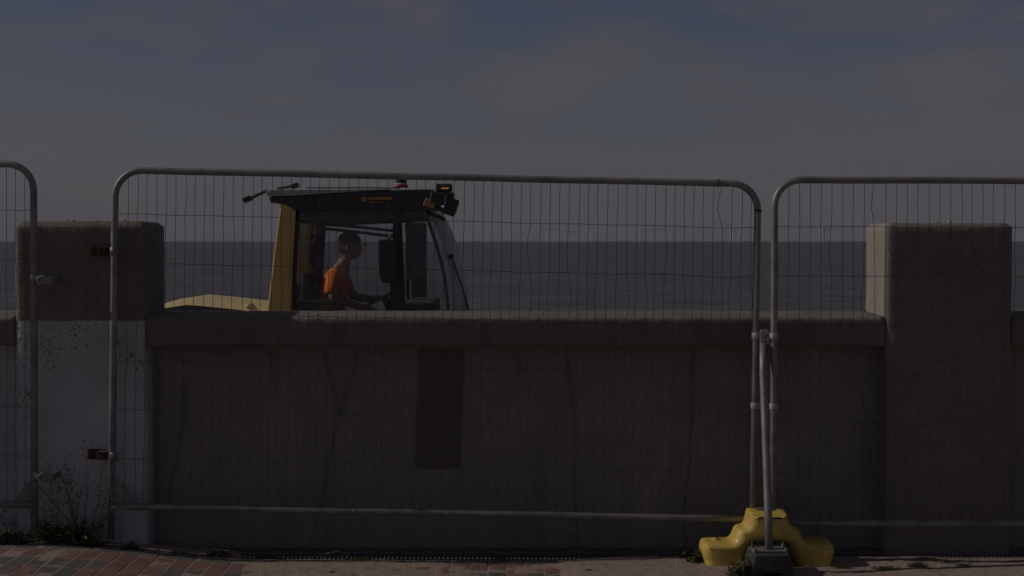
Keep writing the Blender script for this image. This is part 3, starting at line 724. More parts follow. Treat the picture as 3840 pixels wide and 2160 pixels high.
# ------------------------------------------------------------------ wheel loader and driver
YV = 12.0; VW = 1.42
def V(px, py): q = P(px, py, YV); return (q.x, q.z)
gx = P(1300, 900, YV).x
PRZ = -0.85
loader = thing('wheel_loader', (gx, YV + VW / 2, PRZ), 'yellow wheel loader with glazed black cab passing behind the sea wall', 'wheel loader')
def vpr(name, pxs, y0, y1, mat, parent=None, bev=0.0, seg=2, smooth=False):
    bm = bmesh.new(); prism(bm, [V(a, c) for a, c in pxs], y0, y1, bev, seg); return mk(name, bm, mat, parent or loader, smooth)
y0, y1 = YV, YV + VW
roof = vpr('roof', [(1006, 739), (1090, 735), (1200, 728), (1340, 719), (1460, 712), (1600, 709), (1626, 710), (1636, 724), (1622, 760), (1596, 790), (1104, 790), (1068, 763), (1014, 761)], y0, y1, M_BLACK, None, 0.012, 2)
vpr('roof_panel', [(1003, 736), (998, 724), (1003, 714), (1030, 711.5), (1460, 708.5), (1460, 711), (1340, 718), (1200, 727), (1090, 734)], y0 - 0.012, y1 + 0.012, M_ROOFTOP, roof, 0.004, 1)
bm = bmesh.new(); tube(bm, [P(1148, 704, y0 + .1), P(1360, 704, y0 + .1), P(1500, 706, y0 + .1)], 0.006, 6); mk('roof_rail', bm, M_BLACK, roof)
vpr('door_header', [(1104, 788), (1594, 788), (1602, 822), (1480, 828), (1330, 833), (1240, 838), (1100, 822)], y0 + 0.03, y0 + 0.05, M_TRIM)
vpr('door_header', [(1104, 788), (1594, 788), (1602, 822), (1240, 838), (1100, 822)], y1 - 0.05, y1 - 0.03, M_TRIM)
# illegible orange lettering on the roof side
bm = bmesh.new(); prism(bm, [V(a, c) for a, c in [(1383, 739), (1470, 737), (1469, 749), (1383, 751)]], y0 - 0.014, y0 - 0.0); prism(bm, [V(a, c) for a, c in [(1388, 757), (1440, 756), (1440, 759), (1388, 760)]], y0 - 0.014, y0 - 0.0)
q = P(1364, 748, y0 - 0.008); cyl(bm, q + Vector((0, -.006, 0)), q + Vector((0, .008, 0)), 0.024, 18); mk('roof_decal', bm, M_DECAL, roof)
# pillars
rear = [(1052, 766), (1070, 764), (1108, 791), (1104, 860), (1096, 1000), (1090, 1180), (1088, 1290), (985, 1290), (999, 1180), (1014, 1060), (1030, 920), (1044, 820)]
for s, yy in ((0, y0 + 0.0), (1, y1 - 0.16)):
    vpr('rear_pillar', rear, yy, yy + 0.16, M_LOADER, None, 0.012, 2)
    sx = [(a + 12, c) for a, c in [(1108, 792), (1104, 860), (1096, 1000), (1090, 1180), (1088, 1290)]]
    vpr('rear_window_frame', [(1108, 792), (1104, 860), (1096, 1000), (1090, 1180), (1088, 1290)] + sx[::-1], yy + 0.03, yy + 0.10, M_BLACK)
    vpr('door_pillar', [(1474, 788), (1503, 788), (1508, 900), (1514, 1040), (1520, 1180), (1524, 1290), (1458, 1290), (1460, 1180), (1462, 1062), (1470, 900)] if s == 0 else [(1474, 788), (1500, 788), (1504, 900), (1514, 1290), (1484, 1290), (1478, 900)], yy + 0.02, yy + 0.09, M_BLACK, None, 0.006, 1)
fa = [(1591, 788), (1612, 850), (1634, 915), (1654, 985), (1668, 1050), (1676, 1120), (1680, 1180), (1682, 1290)]
for yy in (y0 + 0.04, y1 - 0.08):
    vpr('front_pillar', [(a - 6, c) for a, c in fa] + [(a + 6, c) for a, c in reversed(fa)], yy, yy + 0.04, M_TRIM)
# curved windscreen: bulges forward between the two front pillars
fb = [(1640, 788), (1672, 850), (1698, 915), (1716, 985), (1731, 1050), (1742, 1120), (1748, 1180), (1750, 1290)]
bm = bmesh.new(); NU = 16; grid = []
for (ax, ay), (bx, by_) in zip(fa, fb):
    pa, pb = P(ax, ay, YV), P(bx, by_, YV); row = []
    for k in range(NU + 1):
        u = k / NU; row.append(bm.verts.new((pa.x + (pb.x - pa.x) * 1.06 * math.sin(math.pi * u) ** 0.75, y0 + 0.06 + (VW - 0.12) * u, pa.z)))
    grid.append(row)
for a, c in zip(grid, grid[1:]):
    for k in range(NU): bm.faces.new((a[k], a[k + 1], c[k + 1], c[k]))
ws = mk('windscreen', bm, M_WSCREEN, loader, True)
bm = bmesh.new(); q = P(1662, 962, YV + 0.2); ball(bm, q + Vector((0.07, 0, 0)), 0.025, 0.03, 0.025, 10, 7); tube(bm, [q + Vector((0.07, 0, 0)), P(1640, 1080, YV + 0.35) + Vector((0.22, 0, 0)), P(1650, 1180, YV + 0.5) + Vector((.26, 0, 0))], 0.008, 6); mk('wiper', bm, M_BLACK, ws)
# side panes, near and far, and rear pane
for yy in (y0 + 0.055, y1 - 0.06):
    vpr('side_pane', [(1112, 825), (1474, 832), (1466, 1290), (1098, 1290)], yy, yy + 0.005, M_GLASS)
    vpr('quarter_pane', [(1508, 828), (1600, 824), (1664, 1050), (1674, 1290), (1526, 1290)], yy, yy + 0.005, M_GLASS)
bm = bmesh.new(); a, c = P(1062, 800, YV), P(1010, 1180, YV)
vv = [bm.verts.new(v) for v in ((a.x + .03, y0 + .16, a.z), (a.x + .03, y1 - .16, a.z), (c.x + .03, y1 - .16, c.z), (c.x + .03, y0 + .16, c.z))]; bm.faces.new(vv)
mk('rear_pane', bm, M_GLASS, loader)
# diagonal bars across the door glass, and inside fittings
for pts_ in ([(1098, 828), (1230, 842), (1350, 852), (1478, 866)], [(1222, 858), (1340, 870), (1470, 887)]):
    bm = bmesh.new(); tube(bm, [P(a, c, y0 + 0.075) for a, c in pts_], 0.013, 8); mk('grab_rail', bm, M_BLACK, loader, True)
vpr('mirror', [(1421, 905), (1428, 897), (1482, 897), (1487, 905), (1486, 1050), (1478, 1061), (1436, 1058), (1424, 1030)], y0 - 0.13, y0 - 0.04, M_BLACK, None, 0.012, 2)
bm = bmesh.new(); tube(bm, [P(1455, 900, y0 - .08), P(1470, 880, y0 - .06), P(1488, 872, y0 + .03)], 0.012, 8); mk('mirror_arm', bm, M_BLACK, loader, True)
def Q(px, py, Y): q = P(px, py, Y); return q
bm = bmesh.new(); a, c = Q(1536, 835, y1 - 0.25), Q(1600, 1130, y1 - 0.25); box(bm, a.x, c.x, y1 - 0.28, y1 - 0.2, c.z, a.z, 0.02, 2); mk('far_mirror', bm, M_TRIM, loader)
bm = bmesh.new(); a, c = Q(1160, 790, y1 - 0.2), Q(1215, 1290, y1 - 0.2); prism(bm, [(a.x + .03, a.z), (c.x + .03, a.z), (c.x - .05, c.z), (a.x - .05, c.z)], y1 - 0.22, y1 - 0.17); mk('far_window_post', bm, M_TRIM, loader)
# seat
ys0, ys1 = 12.48, 12.96
bm = bmesh.new(); prism(bm, [(Q(1142, 1015, 12.7).x, Q(1142, 1015, 12.7).z), (Q(1192, 1012, 12.7).x, Q(1192, 1012, 12.7).z), (Q(1204, 1060, 12.7).x, Q(1204, 1060, 12.7).z), (Q(1200, 1230, 12.7).x, Q(1200, 1230, 12.7).z), (Q(1130, 1230, 12.7).x, Q(1130, 1230, 12.7).z), (Q(1140, 1040, 12.7).x, Q(1140, 1040, 12.7).z)], ys0 + .02, ys1 - .02, 0.03, 2); seat = mk('seat', bm, M_SEAT, loader, True)
bm = bmesh.new(); a, c = Q(1150, 905, 12.9), Q(1194, 985, 12.9); box(bm, a.x, c.x, 12.84, 12.98, c.z, a.z, 0.03, 2); tube(bm, [Q(1172, 980, 12.9), Q(1170, 1030, 12.9)], 0.015, 8); mk('headrest', bm, M_SEAT, seat, True)
bm = bmesh.new(); a, c = Q(1150, 1215, 12.7), Q(1370, 1262, 12.7); box(bm, a.x, c.x, ys0, ys1, c.z, a.z, 0.03, 2); mk('cushion', bm, M_SEAT, seat, True)
bm = bmesh.new(); tube(bm, [Q(1186, 848, 12.9), Q(1184, 880, 12.9)], 0.014, 6); tube(bm, [Q(1184, 895, 12.9), Q(1180, 918, 12.9)], 0.014, 6); mk('seat_belt', bm, M_RED, seat)
bm = bmesh.new(); a, c = Q(1092, 1128, 12.2), Q(1195, 1290, 12.2); box(bm, a.x, c.x, 12.12, 12.4, c.z, a.z, 0.02, 2); a, c = Q(1200, 1166, 12.25), Q(1440, 1290, 12.25); box(bm, a.x, c.x, 12.14, 12.36, c.z, a.z, 0.02, 2); mk('console', bm, M_BLACK, loader)
bm = bmesh.new(); a, c = Q(1094, 1055, 13.2), Q(1150, 1125, 13.2); box(bm, a.x, c.x, 13.0, 13.3, c.z, a.z, 0.03, 2); mk('storage_bin', bm, M_TRIM, loader)
bm = bmesh.new(); a, c = Q(1530, 1122, 12.7), Q(1640, 1290, 12.7); box(bm, a.x, c.x, 12.2, 13.2, c.z, a.z, 0.02, 2); mk('dashboard', bm, M_TRIM, loader)
bm = bmesh.new(); cw = Q(1440, 1112, 12.72); rw = 0.19; tl = Matrix.Rotation(R(-28), 3, 'Y')
tube(bm, [cw + tl @ Vector((rw * math.cos(2 * math.pi * k / 24), rw * math.sin(2 * math.pi * k / 24), 0)) for k in range(25)], 0.014, 8, False)
for k in range(3): tube(bm, [cw, cw + tl @ Vector((rw * math.cos(2 * math.pi * k / 3), rw * math.sin(2 * math.pi * k / 3), 0))], 0.011, 6)
tube(bm, [cw, cw + Vector((0.18, 0, -0.45))], 0.03, 8); mk('steering_wheel', bm, M_BLACK, loader, True)
bm = bmesh.new(); a = V(1000, 1290); c = V(1690, 1290); box(bm, a[0], c[0], y0 + .02, y1 - .02, PRZ + 0.95, c[1] + 0.02, 0.02, 2); mk('cab_base', bm, M_BLACK, loader)
# beacon and lamps
q = P(1504, 703, YV + 0.4); zt_ = P(1504, 668, YV + 0.4).z
bm = bmesh.new(); cyl(bm, q, q + Vector((0, 0, .02)), 0.062, 18); bc = mk('beacon', bm, M_RED, roof, True)
bm = bmesh.new(); cyl(bm, q + Vector((0, 0, .021)), q + Vector((0, 0, .036)), 0.052, 18); mk('beacon_collar', bm, M_LENS, roof, True)
bm = bmesh.new(); tube(bm, [q + Vector((0, 0, .036)), q + Vector((0, 0, .06)), q + Vector((0, 0, .10)), q + Vector((0, 0, .115))], [0.045, 0.047, 0.043, 0.03], 18); mk('beacon_lens', bm, M_GREEN, roof, True)
for (cx, cy, w, h, yy, t_) in ((1664, 703, 62, 30, y0 + 0.02, 0), (1640, 742, 56, 44, y0 - 0.02, 12), (1690, 775, 46, 66, y0 + 0.06, 20), (1676, 735, 50, 36, y0 + 0.5, 10), (1680, 738, 50, 40, y1 - 0.2, 10)):
    c = P(cx, cy, yy); wm, hm = w / 2 / 444, h / 2 / 444
    bm = bmesh.new(); box(bm, c.x - wm, c.x + wm, yy, yy + 0.13, c.z - hm, c.z + hm, 0.012, 2, rot=Matrix.Rotation(R(t_), 3, 'Y')); lp = mk('work_lamp', bm, M_BLACK, loader)
    if t_:
        bm = bmesh.new(); f_ = Matrix.Rotation(R(t_), 3, 'Y') @ Vector((wm, 0, 0)); cyl(bm, c + Vector((0, .065, 0)) + f_ - f_.normalized() * .004, c + Vector((0, .065, 0)) + f_ + f_.normalized() * .006, min(hm, .055) * .9, 16); mk('lamp_lens', bm, M_LENS, lp)
bm = bmesh.new(); c = P(1668, 706, y0 + 0.01); box(bm, c.x - .030, c.x + .030, y0 + 0.006, y0 + 0.03, c.z - .003, c.z + .003, 0.001, 1); mk('amber_lamp', bm, M_AMBER, roof)
bm = bmesh.new(); tube(bm, [P(1600, 765, y0 + .06), P(1640, 780, y0 + .06), P(1690, 800, y0 + .1)], 0.02, 8); tube(bm, [P(1620, 725, y0 + .06), P(1672, 722, y0 + .06)], 0.012, 8); tube(bm, [P(1590, 790, y0 + .06), P(1668, 824, y0 + .1)], 0.016, 8); mk('lamp_bracket', bm, M_BLACK, loader, True)
bm = bmesh.new(); c = P(1612, 765, y0 + .03); box(bm, c.x - .05, c.x + .045, y0 - .01, y0 + .05, c.z - .03, c.z + .04, 0.012, 2, rot=Matrix.Rotation(R(20), 3, 'Y')); mk('indicator', bm, M_DECAL, loader)
for yy, pts_, e in ((y0 + 0.1, [(1004, 714), (960, 733), (940, 745)], (934, 747)), (y1 - 0.1, [(1040, 708), (1085, 700), (1110, 697)], (1112, 697))):
    bm = bmesh.new(); tube(bm, [P(a, c, yy) for a, c in pts_], 0.014, 8); c = P(e[0], e[1], yy); box(bm, c.x - .05, c.x + .02, yy - .06, yy + .06, c.z - .022, c.z + .022, 0.01, 2, rot=Matrix.Rotation(R(-20), 3, 'Y')); mk('rear_lamp', bm, M_BLACK, loader)
# bonnet behind the cab: crowned sunlit top, dark sides
hp = [(470, 1215), (540, 1178), (615, 1156), (700, 1143), (760, 1148), (860, 1158), (960, 1170), (1030, 1180)]
bm = bmesh.new(); grid = []
NU = 14
for (a, c) in hp:
    q = P(a, c, YV + 0.02); row = []
    for k in range(NU + 1):
        u = k / NU; row.append(bm.verts.new((q.x, YV + 0.02 + (VW - 0.04) * u, q.z + 0.055 * (1 - abs(2 * u - 1) ** 2.6))))
    grid.append(row)
for a, c in zip(grid, grid[1:]):
    for k in range(NU): bm.faces.new((a[k], a[k + 1], c[k + 1], c[k]))
hood = mk('bonnet', bm, M_HOOD, loader, True)
bm = bmesh.new(); prism(bm, [V(a, c + 1) for a, c in hp] + [V(1030, 1420), V(470, 1420)], YV + 0.025, YV + VW - 0.025); mk('bonnet_side', bm, M_TRIM, loader)
bm = bmesh.new(); q0, q1 = P(925, 1140, YV + .05), P(960, 1180, YV + .05)
tube(bm, [P(930, 1150, YV + .02), P(938, 1143, YV + .3), P(940, 1142, YV + .7), P(938, 1143, YV + 1.1), P(930, 1150, YV + VW - .02)], 0.02, 8); mk('bonnet_bar', bm, M_HOOD, loader, True)
# frames, wheels, arms and bucket below the wall line
bm = bmesh.new(); a, c = V(480, 1000)[0], V(1690, 1000)[0]
box(bm, a, c, YV + 0.25, YV + VW - 0.25, PRZ + 0.45, PRZ + 1.0, 0.03, 2); box(bm, c, c + 1.3, YV + 0.4, YV + VW - 0.4, PRZ + 0.4, PRZ + 0.95, 0.03, 2); mk('chassis', bm, M_LOADER, loader)
for wx in (V(800, 1000)[0], c + 0.75):
    for yy in (YV - 0.28, YV + VW - 0.2):
        ax = Vector((wx, yy, PRZ + 0.66)); bm = bmesh.new()
        for k0, k1, r0_, r1_ in ((0, .06, .5, .64), (.06, .42, .66, .66), (.42, .48, .64, .5)): cyl(bm, ax + Vector((0, k0, 0)), ax + Vector((0, k1, 0)), r0_, 28, r1_)
        for k in range(22):
            an = 2 * math.pi * k / 22; box(bm, ax.x + .655 * math.cos(an) - .05, ax.x + .655 * math.cos(an) + .05, ax.y + .05, ax.y + .43, ax.z + .655 * math.sin(an) - .02, ax.z + .655 * math.sin(an) + .02, rot=Matrix.Rotation(-an + R(90), 3, 'Y'))
        wh = mk('wheel', bm, M_TYRE, loader)
        bm = bmesh.new(); cyl(bm, ax + Vector((0, -.012, 0)), ax + Vector((0, .49, 0)), 0.34, 24); mk('rim', bm, M_LOADER, wh)
for yy in (YV + 0.42, YV + VW - 0.54):
    bm = bmesh.new(); prism(bm, [(c - 0.05, PRZ + 1.25), (c + 0.5, PRZ + 1.3), (c + 1.9, PRZ + 0.35), (c + 1.8, PRZ + 0.15), (c + 0.4, PRZ + 1.0), (c - 0.05, PRZ + 1.0)], yy, yy + 0.12, 0.015, 1); mk('lift_arm', bm, M_LOADER, loader)
bm = bmesh.new(); prism(bm, [(c + 1.8, PRZ + 0.75), (c + 1.95, PRZ + 0.8), (c + 1.98, PRZ + 0.3), (c + 2.1, PRZ + 0.1), (c + 2.75, PRZ + 0.03), (c + 2.75, PRZ + 0.0), (c + 2.0, PRZ + 0.02), (c + 1.8, PRZ + 0.25)], YV - 0.3, YV + VW + 0.3); mk('bucket', bm, M_TRIM, loader)

# driver
def skin(name, verts, edges, mat, parent, levels=2, root_i=0):
    me = bpy.data.meshes.new(name + '_s'); me.from_pydata([Vector(v[:3]) for v in verts], edges, [])
    o = bpy.data.objects.new(name + '_s', me); COL.objects.link(o)
    md = o.modifiers.new('skin', 'SKIN'); md.use_smooth_shade = True
    for i, v in enumerate(verts):
        sv = me.skin_vertices[0].data[i]; r_ = v[3]; sv.radius = (r_, r_) if not isinstance(r_, tuple) else r_
        sv.use_root = (i == root_i)
    sb = o.modifiers.new('sub', 'SUBSURF'); sb.levels = levels; sb.render_levels = levels
    bpy.context.view_layer.update()
    dg = bpy.context.evaluated_depsgraph_get(); ev = o.evaluated_get(dg)
    nm = bpy.data.meshes.new_from_object(ev); bpy.data.objects.remove(o); 
    bm = bmesh.new(); bm.from_mesh(nm); bpy.data.meshes.remove(nm)
    return bm
DY = 12.70
drv = thing('person', (-1.62, DY, 0.95), 'person in orange work shirt and dark cap seated at the loader controls', 'person')
def D(x, y, z, r): return (x, DY + y, z, r)
hx, hz = -1.452, 1.712
body = [D(-1.64, 0, 1.02, .12), D(-1.62, 0, 1.18, .125), D(-1.57, 0, 1.36, .135), D(-1.515, 0, 1.52, .072), D(-1.475, 0, 1.62, .066),
        D(-1.55, -.17, 1.47, .062), D(-1.585, -.235, 1.27, .045), D(-1.42, -.235, 1.215, .038), D(-1.255, -.215, 1.165, .028),
        D(-1.54, .17, 1.47, .062), D(-1.45, .24, 1.26, .045), D(-1.30, .20, 1.235, .034), D(-1.215, .16, 1.245, .027),
        D(-1.58, -.10, 1.0, .09), D(-1.18, -.14, 1.02, .066), D(-1.08, -.14, .66, .045), D(-.95, -.14, .60, .035),
        D(-1.58, .10, 1.0, .09), D(-1.18, .14, 1.02, .066), D(-1.08, .14, .66, .045), D(-.95, .14, .60, .035),
        D(-1.20, -.21, 1.152, .024), D(-1.165, .145, 1.25, .024)]
edges = [(0, 1), (1, 2), (2, 3), (3, 4), (2, 5), (5, 6), (6, 7), (7, 8), (8, 21), (2, 9), (9, 10), (10, 11), (11, 12), (12, 22), (0, 13), (13, 14), (14, 15), (15, 16), (0, 17), (17, 18), (18, 19), (19, 20)]
bm = skin('body', body, edges, M_SKIN, drv)
# fingers: five short bent chains on each palm
for (bx, byy, bz, s) in ((-1.185, -.21, 1.148, -1), (-1.15, .145, 1.25, 1)):
    for k in range(4):
        oy = (k - 1.5) * 0.017; L = (0.036, 0.042, 0.040, 0.032)[k]
        p0 = Vector((bx, DY + byy + oy, bz)); p1 = p0 + Vector((L, 0, -0.004)); p2 = p1 + Vector((L * .55, 0, -L * .6)); p3 = p2 + Vector((-L * .1, 0, -L * .55))
        tube(bm, [p0, p1, p2, p3], [.0095, .009, .0085, .006], 7)
    p0 = Vector((bx - .02, DY + byy - s * .022, bz)); tube(bm, [p0, p0 + Vector((.022, -s * .016, -.004)), p0 + Vector((.048, -s * .012, -.018))], [.011, .010, .007], 7)
# head with nose, brow, ears, chin
t = bmesh.new(); bmesh.ops.create_uvsphere(t, u_segments=24, v_segments=18, radius=1)
for v in t.verts:
    x, y, z = v.co; sx, sz_ = 0.098, 0.122
    if z < -0.1: sx *= 1 - 0.10 * (-z); y *= 1 - 0.28 * (-z)
    v.co = Vector((x * sx + (0.018 if z < -0.3 and x > 0.2 else 0), y * 0.078, z * sz_))
    if x > 0.8 and -0.45 < z < 0.15 and abs(y) < 0.3: v.co.x += 0.022 * (1 - abs(y) / 0.3) * (1 - abs(z + 0.15) / 0.3 if abs(z + 0.15) < 0.3 else 0)
for v in t.verts: v.co += Vector((hx, DY, hz))
merge(bm, t)
for s in (-1, 1):
    ball(bm, (hx - .008, DY + s * .079, hz - .012), .018, .010, .030, 8, 6)
tube(bm, [(hx + .088, DY, hz + .008), (hx + .112, DY, hz - .03), (hx + .095, DY, hz - .042)], [.009, .015, .008], 8)
mk('body', bm, M_SKIN, drv, True)
bm = bmesh.new()
for s in (-1, 1): ball(bm, (hx + .083, DY + s * .032, hz + .004), .012, .014, .009, 8, 6)
mk('eyes', bm, M_BLACK, drv, True)
bm = bmesh.new(); tube(bm, [(hx + .088, DY - .024, hz - .068), (hx + .102, DY, hz - .066), (hx + .088, DY + .024, hz - .068)], .006, 6); mk('mouth', bm, M_RED, drv, True)
bm = bmesh.new(); t = bmesh.new(); bmesh.ops.create_uvsphere(t, u_segments=20, v_segments=14, radius=1)
bmesh.ops.delete(t, geom=[v for v in t.verts if v.co.x > 0.25 or v.co.z < -0.55], context='VERTS')
for v in t.verts: v.co = Vector((hx + v.co.x * .108 - .004, DY + v.co.y * .086, hz + v.co.z * .118))
merge(bm, t); mk('hair', bm, M_HAIR, drv, True)
bm = bmesh.new(); t = bmesh.new(); bmesh.ops.create_uvsphere(t, u_segments=24, v_segments=14, radius=1)
bmesh.ops.delete(t, geom=[v for v in t.verts if v.co.z < 0.12], context='VERTS')
for v in t.verts: v.co = Vector((hx + v.co.x * .116 - .002, DY + v.co.y * .094, hz + .012 + v.co.z * .128))
merge(bm, t)
br = [(hx + .075 + .105 * math.cos(R(a)), DY + .075 * math.sin(R(a)), hz + .032 - .012 * math.cos(R(a))) for a in range(-90, 91, 15)]
top = [bm.verts.new(v) for v in br]; low = [bm.verts.new((v[0], v[1], v[2] - .008)) for v in br]
bm.faces.new(top); bm.faces.new(low[::-1])
for i in range(len(br) - 1): bm.faces.new((top[i], top[i + 1], low[i + 1], low[i]))
mk('cap', bm, M_CAP, drv, True)
shirt = [D(-1.645, 0, 1.06, .150), D(-1.63, 0, 1.18, .152), D(-1.58, 0, 1.36, .160), D(-1.53, 0, 1.485, .092), D(-1.515, 0, 1.525, .068), D(-1.56, -.165, 1.455, .082), D(-1.59, -.215, 1.325, .068), D(-1.59, -.225, 1.285, .066), D(-1.55, .165, 1.455, .082), D(-1.49, .215, 1.325, .066)]
bm = skin('shirt', shirt, [(0, 1), (1, 2), (2, 3), (3, 4), (2, 5), (5, 6), (6, 7), (2, 8), (8, 9)], M_ORANGE, drv); mk('shirt', bm, M_ORANGE, drv, True)
trs = [D(-1.645, 0, 1.0, .14), D(-1.58, -.10, .995, .102), D(-1.18, -.14, 1.02, .08), D(-1.08, -.14, .68, .062), D(-1.58, .10, .995, .102), D(-1.18, .14, 1.02, .08), D(-1.08, .14, .68, .062)]
bm = skin('trousers', trs, [(0, 1), (1, 2), (2, 3), (0, 4), (4, 5), (5, 6)], M_NAVY, drv); mk('trousers', bm, M_NAVY, drv, True)
bm = bmesh.new(); zc = P(1210, 1129, DY - .15).z
ring = [[bm.verts.new((-1.632 + rr_ * .158 * math.cos(2 * math.pi * k / 24), DY + rr_ * .160 * math.sin(2 * math.pi * k / 24), zz)) for k in range(24)] for rr_, zz in ((1.0, zc + .02), (1.03, zc + .015), (1.03, zc - .015), (1.0, zc - .02))]
for a, c_ in zip(ring, ring[1:]):
    for k in range(24): bm.faces.new((a[k], a[(k + 1) % 24], c_[(k + 1) % 24], c_[k]))
mk('waist_band', bm, M_HIVIS, drv, True)

# ------------------------------------------------------------------ far wind turbines
def turb_mesh(kind, fn):
    bm = bmesh.new(); fn(bm); me = bpy.data.meshes.new(kind); bmesh.ops.recalc_face_normals(bm, faces=bm.faces); bm.to_mesh(me); bm.free(); me.materials.append(M_TURB); return me
tw_me = turb_mesh('tower', lambda bm: tube(bm, [(0, 0, -6), (0, 0, 80)], [2.4, 1.5], 8))
na_me = turb_mesh('nacelle', lambda bm: box(bm, -2.6, 2.6, -4, 8, -2.4, 2.6, 0.6, 1))
bl_me = turb_mesh('blade', lambda bm: tube(bm, [(0, 0, 0), (0, 0, 8), (0, 0, 52)], [1.3, 1.9, 0.4], 6))
T = [(1721, 872), (1766, 873), (1832, 867), (1962, 872), (2050, 861), (2080, 864), (2119, 866), (2155, 868), (2188, 870), (2217, 871), (2269, 876), (2399, 861), (2446, 866), (2484, 868), (2514, 872), (2547, 875),
     (2739, 859), (2748, 863), (2768, 867), (2785, 872), (3042, 869), (3053, 867), (3074, 865), (3084, 861), (3092, 861)]
clus = [('right of the cab', T[:4]), ('in the row right of mid picture', T[4:11]), ('in the sparse row further right', T[11:16]), ('in the bunch touching the twin fence posts', T[16:20]), ('in the bunch left of the bare pier', T[20:])]
ordn = ['first', 'second', 'third', 'fourth', 'fifth', 'sixth', 'seventh']
rnd = random.Random(8)
for where, lst in clus:
    for i, (px, py) in enumerate(lst):
        d = 80.0 * F / (905.5 - py)
        x = (px - 1920) / F * d
        root = thing('wind_turbine', (x, d, -4.6), 'faint far wind turbine, %s %s' % (ordn[i], where), 'wind turbine', 'offshore wind turbines on the horizon')
        hub = Vector((x, d, 80 + CAM_H - 0.0))
        inst('tower', tw_me, root, (x, d, CAM_H))
        yaw = R(rnd.uniform(-25, 25))
        inst('nacelle', na_me, root, hub, (0, 0, yaw))
        ph = rnd.uniform(0, 120)
        for k in range(3):
            o = inst('blade', bl_me, root, hub + Vector((0, -5, 0)), (0, R(ph + 120 * k), 0))

# ------------------------------------------------------------------ plants and small litter
def leaf(bm, p, d, L, w, rnd):
    d = d.normalized(); s = d.cross(Vector((rnd.uniform(-.4, .4), rnd.uniform(-.4, .4), 1)))
    if s.length < 1e-4: s = Vector((1, 0, 0))
    s.normalize(); n = s.cross(d)
    a = bm.verts.new(p); b_ = bm.verts.new(p + d * L * .45 + s * w + n * w * .4); c = bm.verts.new(p + d * L - Vector((0, 0, L * .15))); e = bm.verts.new(p + d * L * .45 - s * w + n * w * .4); mid = bm.verts.new(p + d * L * .5)
    bm.faces.new((a, b_, mid)); bm.faces.new((b_, c, mid)); bm.faces.new((c, e, mid)); bm.faces.new((e, a, mid))
def tall_weed(base, spec, seed, label):
    rnd = random.Random(seed); root = thing('tall_weed', base, label, 'weed')
    for (dx, dz, bend) in spec:
        bm = bmesh.new(); bl = bmesh.new(); bf = bmesh.new()
        tip = base + Vector((dx, rnd.uniform(-.06, .02), dz)); pts = []
        for i in range(9):
            u = i / 8; pts.append(base + (tip - base) * u + Vector((bend * math.sin(math.pi * u) + rnd.uniform(-.006, .006), rnd.uniform(-.006, .006), 0)) + Vector((rnd.uniform(-.01, .01) if i == 0 else 0, 0, 0)))
        tube(bm, pts, [0.0028 * (1 - .75 * i / 8) + .0006 for i in range(9)], 5)
        for i in range(2, 9):
            p = pts[i]
            for _ in range(rnd.randint(2, 4) if i < 5 else rnd.randint(3, 5)):
                d = Vector((rnd.uniform(-1, 1), rnd.uniform(-1, .5), rnd.uniform(-.1, .9))).normalized()
                if i < 5: leaf(bl, p + Vector((0, 0, rnd.uniform(-.03, .03))), d, rnd.uniform(.02, .045), rnd.uniform(.003, .007), rnd)
                else:
                    q = p + d * rnd.uniform(.012, .03) + Vector((0, 0, rnd.uniform(-.03, .03))); tube(bm, [p, q], .0007, 3)
                    ball(bf, q, .0045, .0045, .005, 5, 4)
        st = mk('stem', bm, M_STEM, root, True); mk('leaves', bl, M_LEAF, st)
        mk('seed_heads', bf, M_FLOWER if rnd.random() < .25 else M_STEM, st)
    bl = bmesh.new()
    for _ in range(110):
        d = Vector((rnd.uniform(-1, 1), rnd.uniform(-1, .3), rnd.uniform(.05, .9))); leaf(bl, base + Vector((rnd.gauss(0, .06), rnd.uniform(-.03, .03), abs(rnd.gauss(0, .05)))), d, rnd.uniform(.05, .11), rnd.uniform(.007, .014), rnd)
    mk('base_leaves', bl, M_LEAF, root)
b0 = P(300, 2022, 7.86); b0.z = gz(b0.x)
tall_weed(b0, [(-.22, .33, .03), (-.17, .42, .02), (-.10, .36, .01), (-.03, .40, -.02), (.05, .54, .02), (.12, .46, .05), (.17, .36, .03), (.20, .30, .05), (-.26, .24, .03), (.02, .30, -.03), (-.06, .46, -.03)], 4, 'tall straggly weed with thin seeding stems against the white painted pier')
b0 = P(180, 2020, 7.88); b0.z = gz(b0.x)
tall_weed(b0, [(-.10, .30, -.02), (.03, .42, .02), (-.03, .24, 0), (.08, .30, .02)], 14, 'thinner dark weed left of the tall straggly weed')
def low_plant(px, py, Y, rx_, hh, n, seed, label, mat=None, name='low_weed', size=(.012, .03)):
    rnd = random.Random(seed); b_ = P(px, py, Y); b_.z = gz(b_.x) + max(0, sand_h(b_.x, b_.y)) - 0.001
    root = thing(name, b_, label, 'weed'); bm = bmesh.new(); bs = bmesh.new()
    for _ in range(n):
        u = rnd.gauss(0, .45); q = b_ + Vector((u * rx_, rnd.gauss(0, .4) * rx_ * .45, 0)); h_ = hh * max(.1, 1 - abs(u) * .8) * rnd.uniform(.2, 1)
        tip = q + Vector((rnd.uniform(-.4, .4) * h_, rnd.uniform(-.4, .4) * h_, h_)); tube(bs, [q, tip], [.0012, .0006], 3)
        for k in range(6):
            p = q + (tip - q) * rnd.uniform(.3, 1); leaf(bm, p, Vector((rnd.uniform(-1, 1), rnd.uniform(-1, 1), rnd.uniform(-.1, .8))), rnd.uniform(*size), rnd.uniform(*size) * .32, rnd)
    mk('stems', bs, M_STEM, root); mk('leaves', bm, mat or M_LEAF, root)
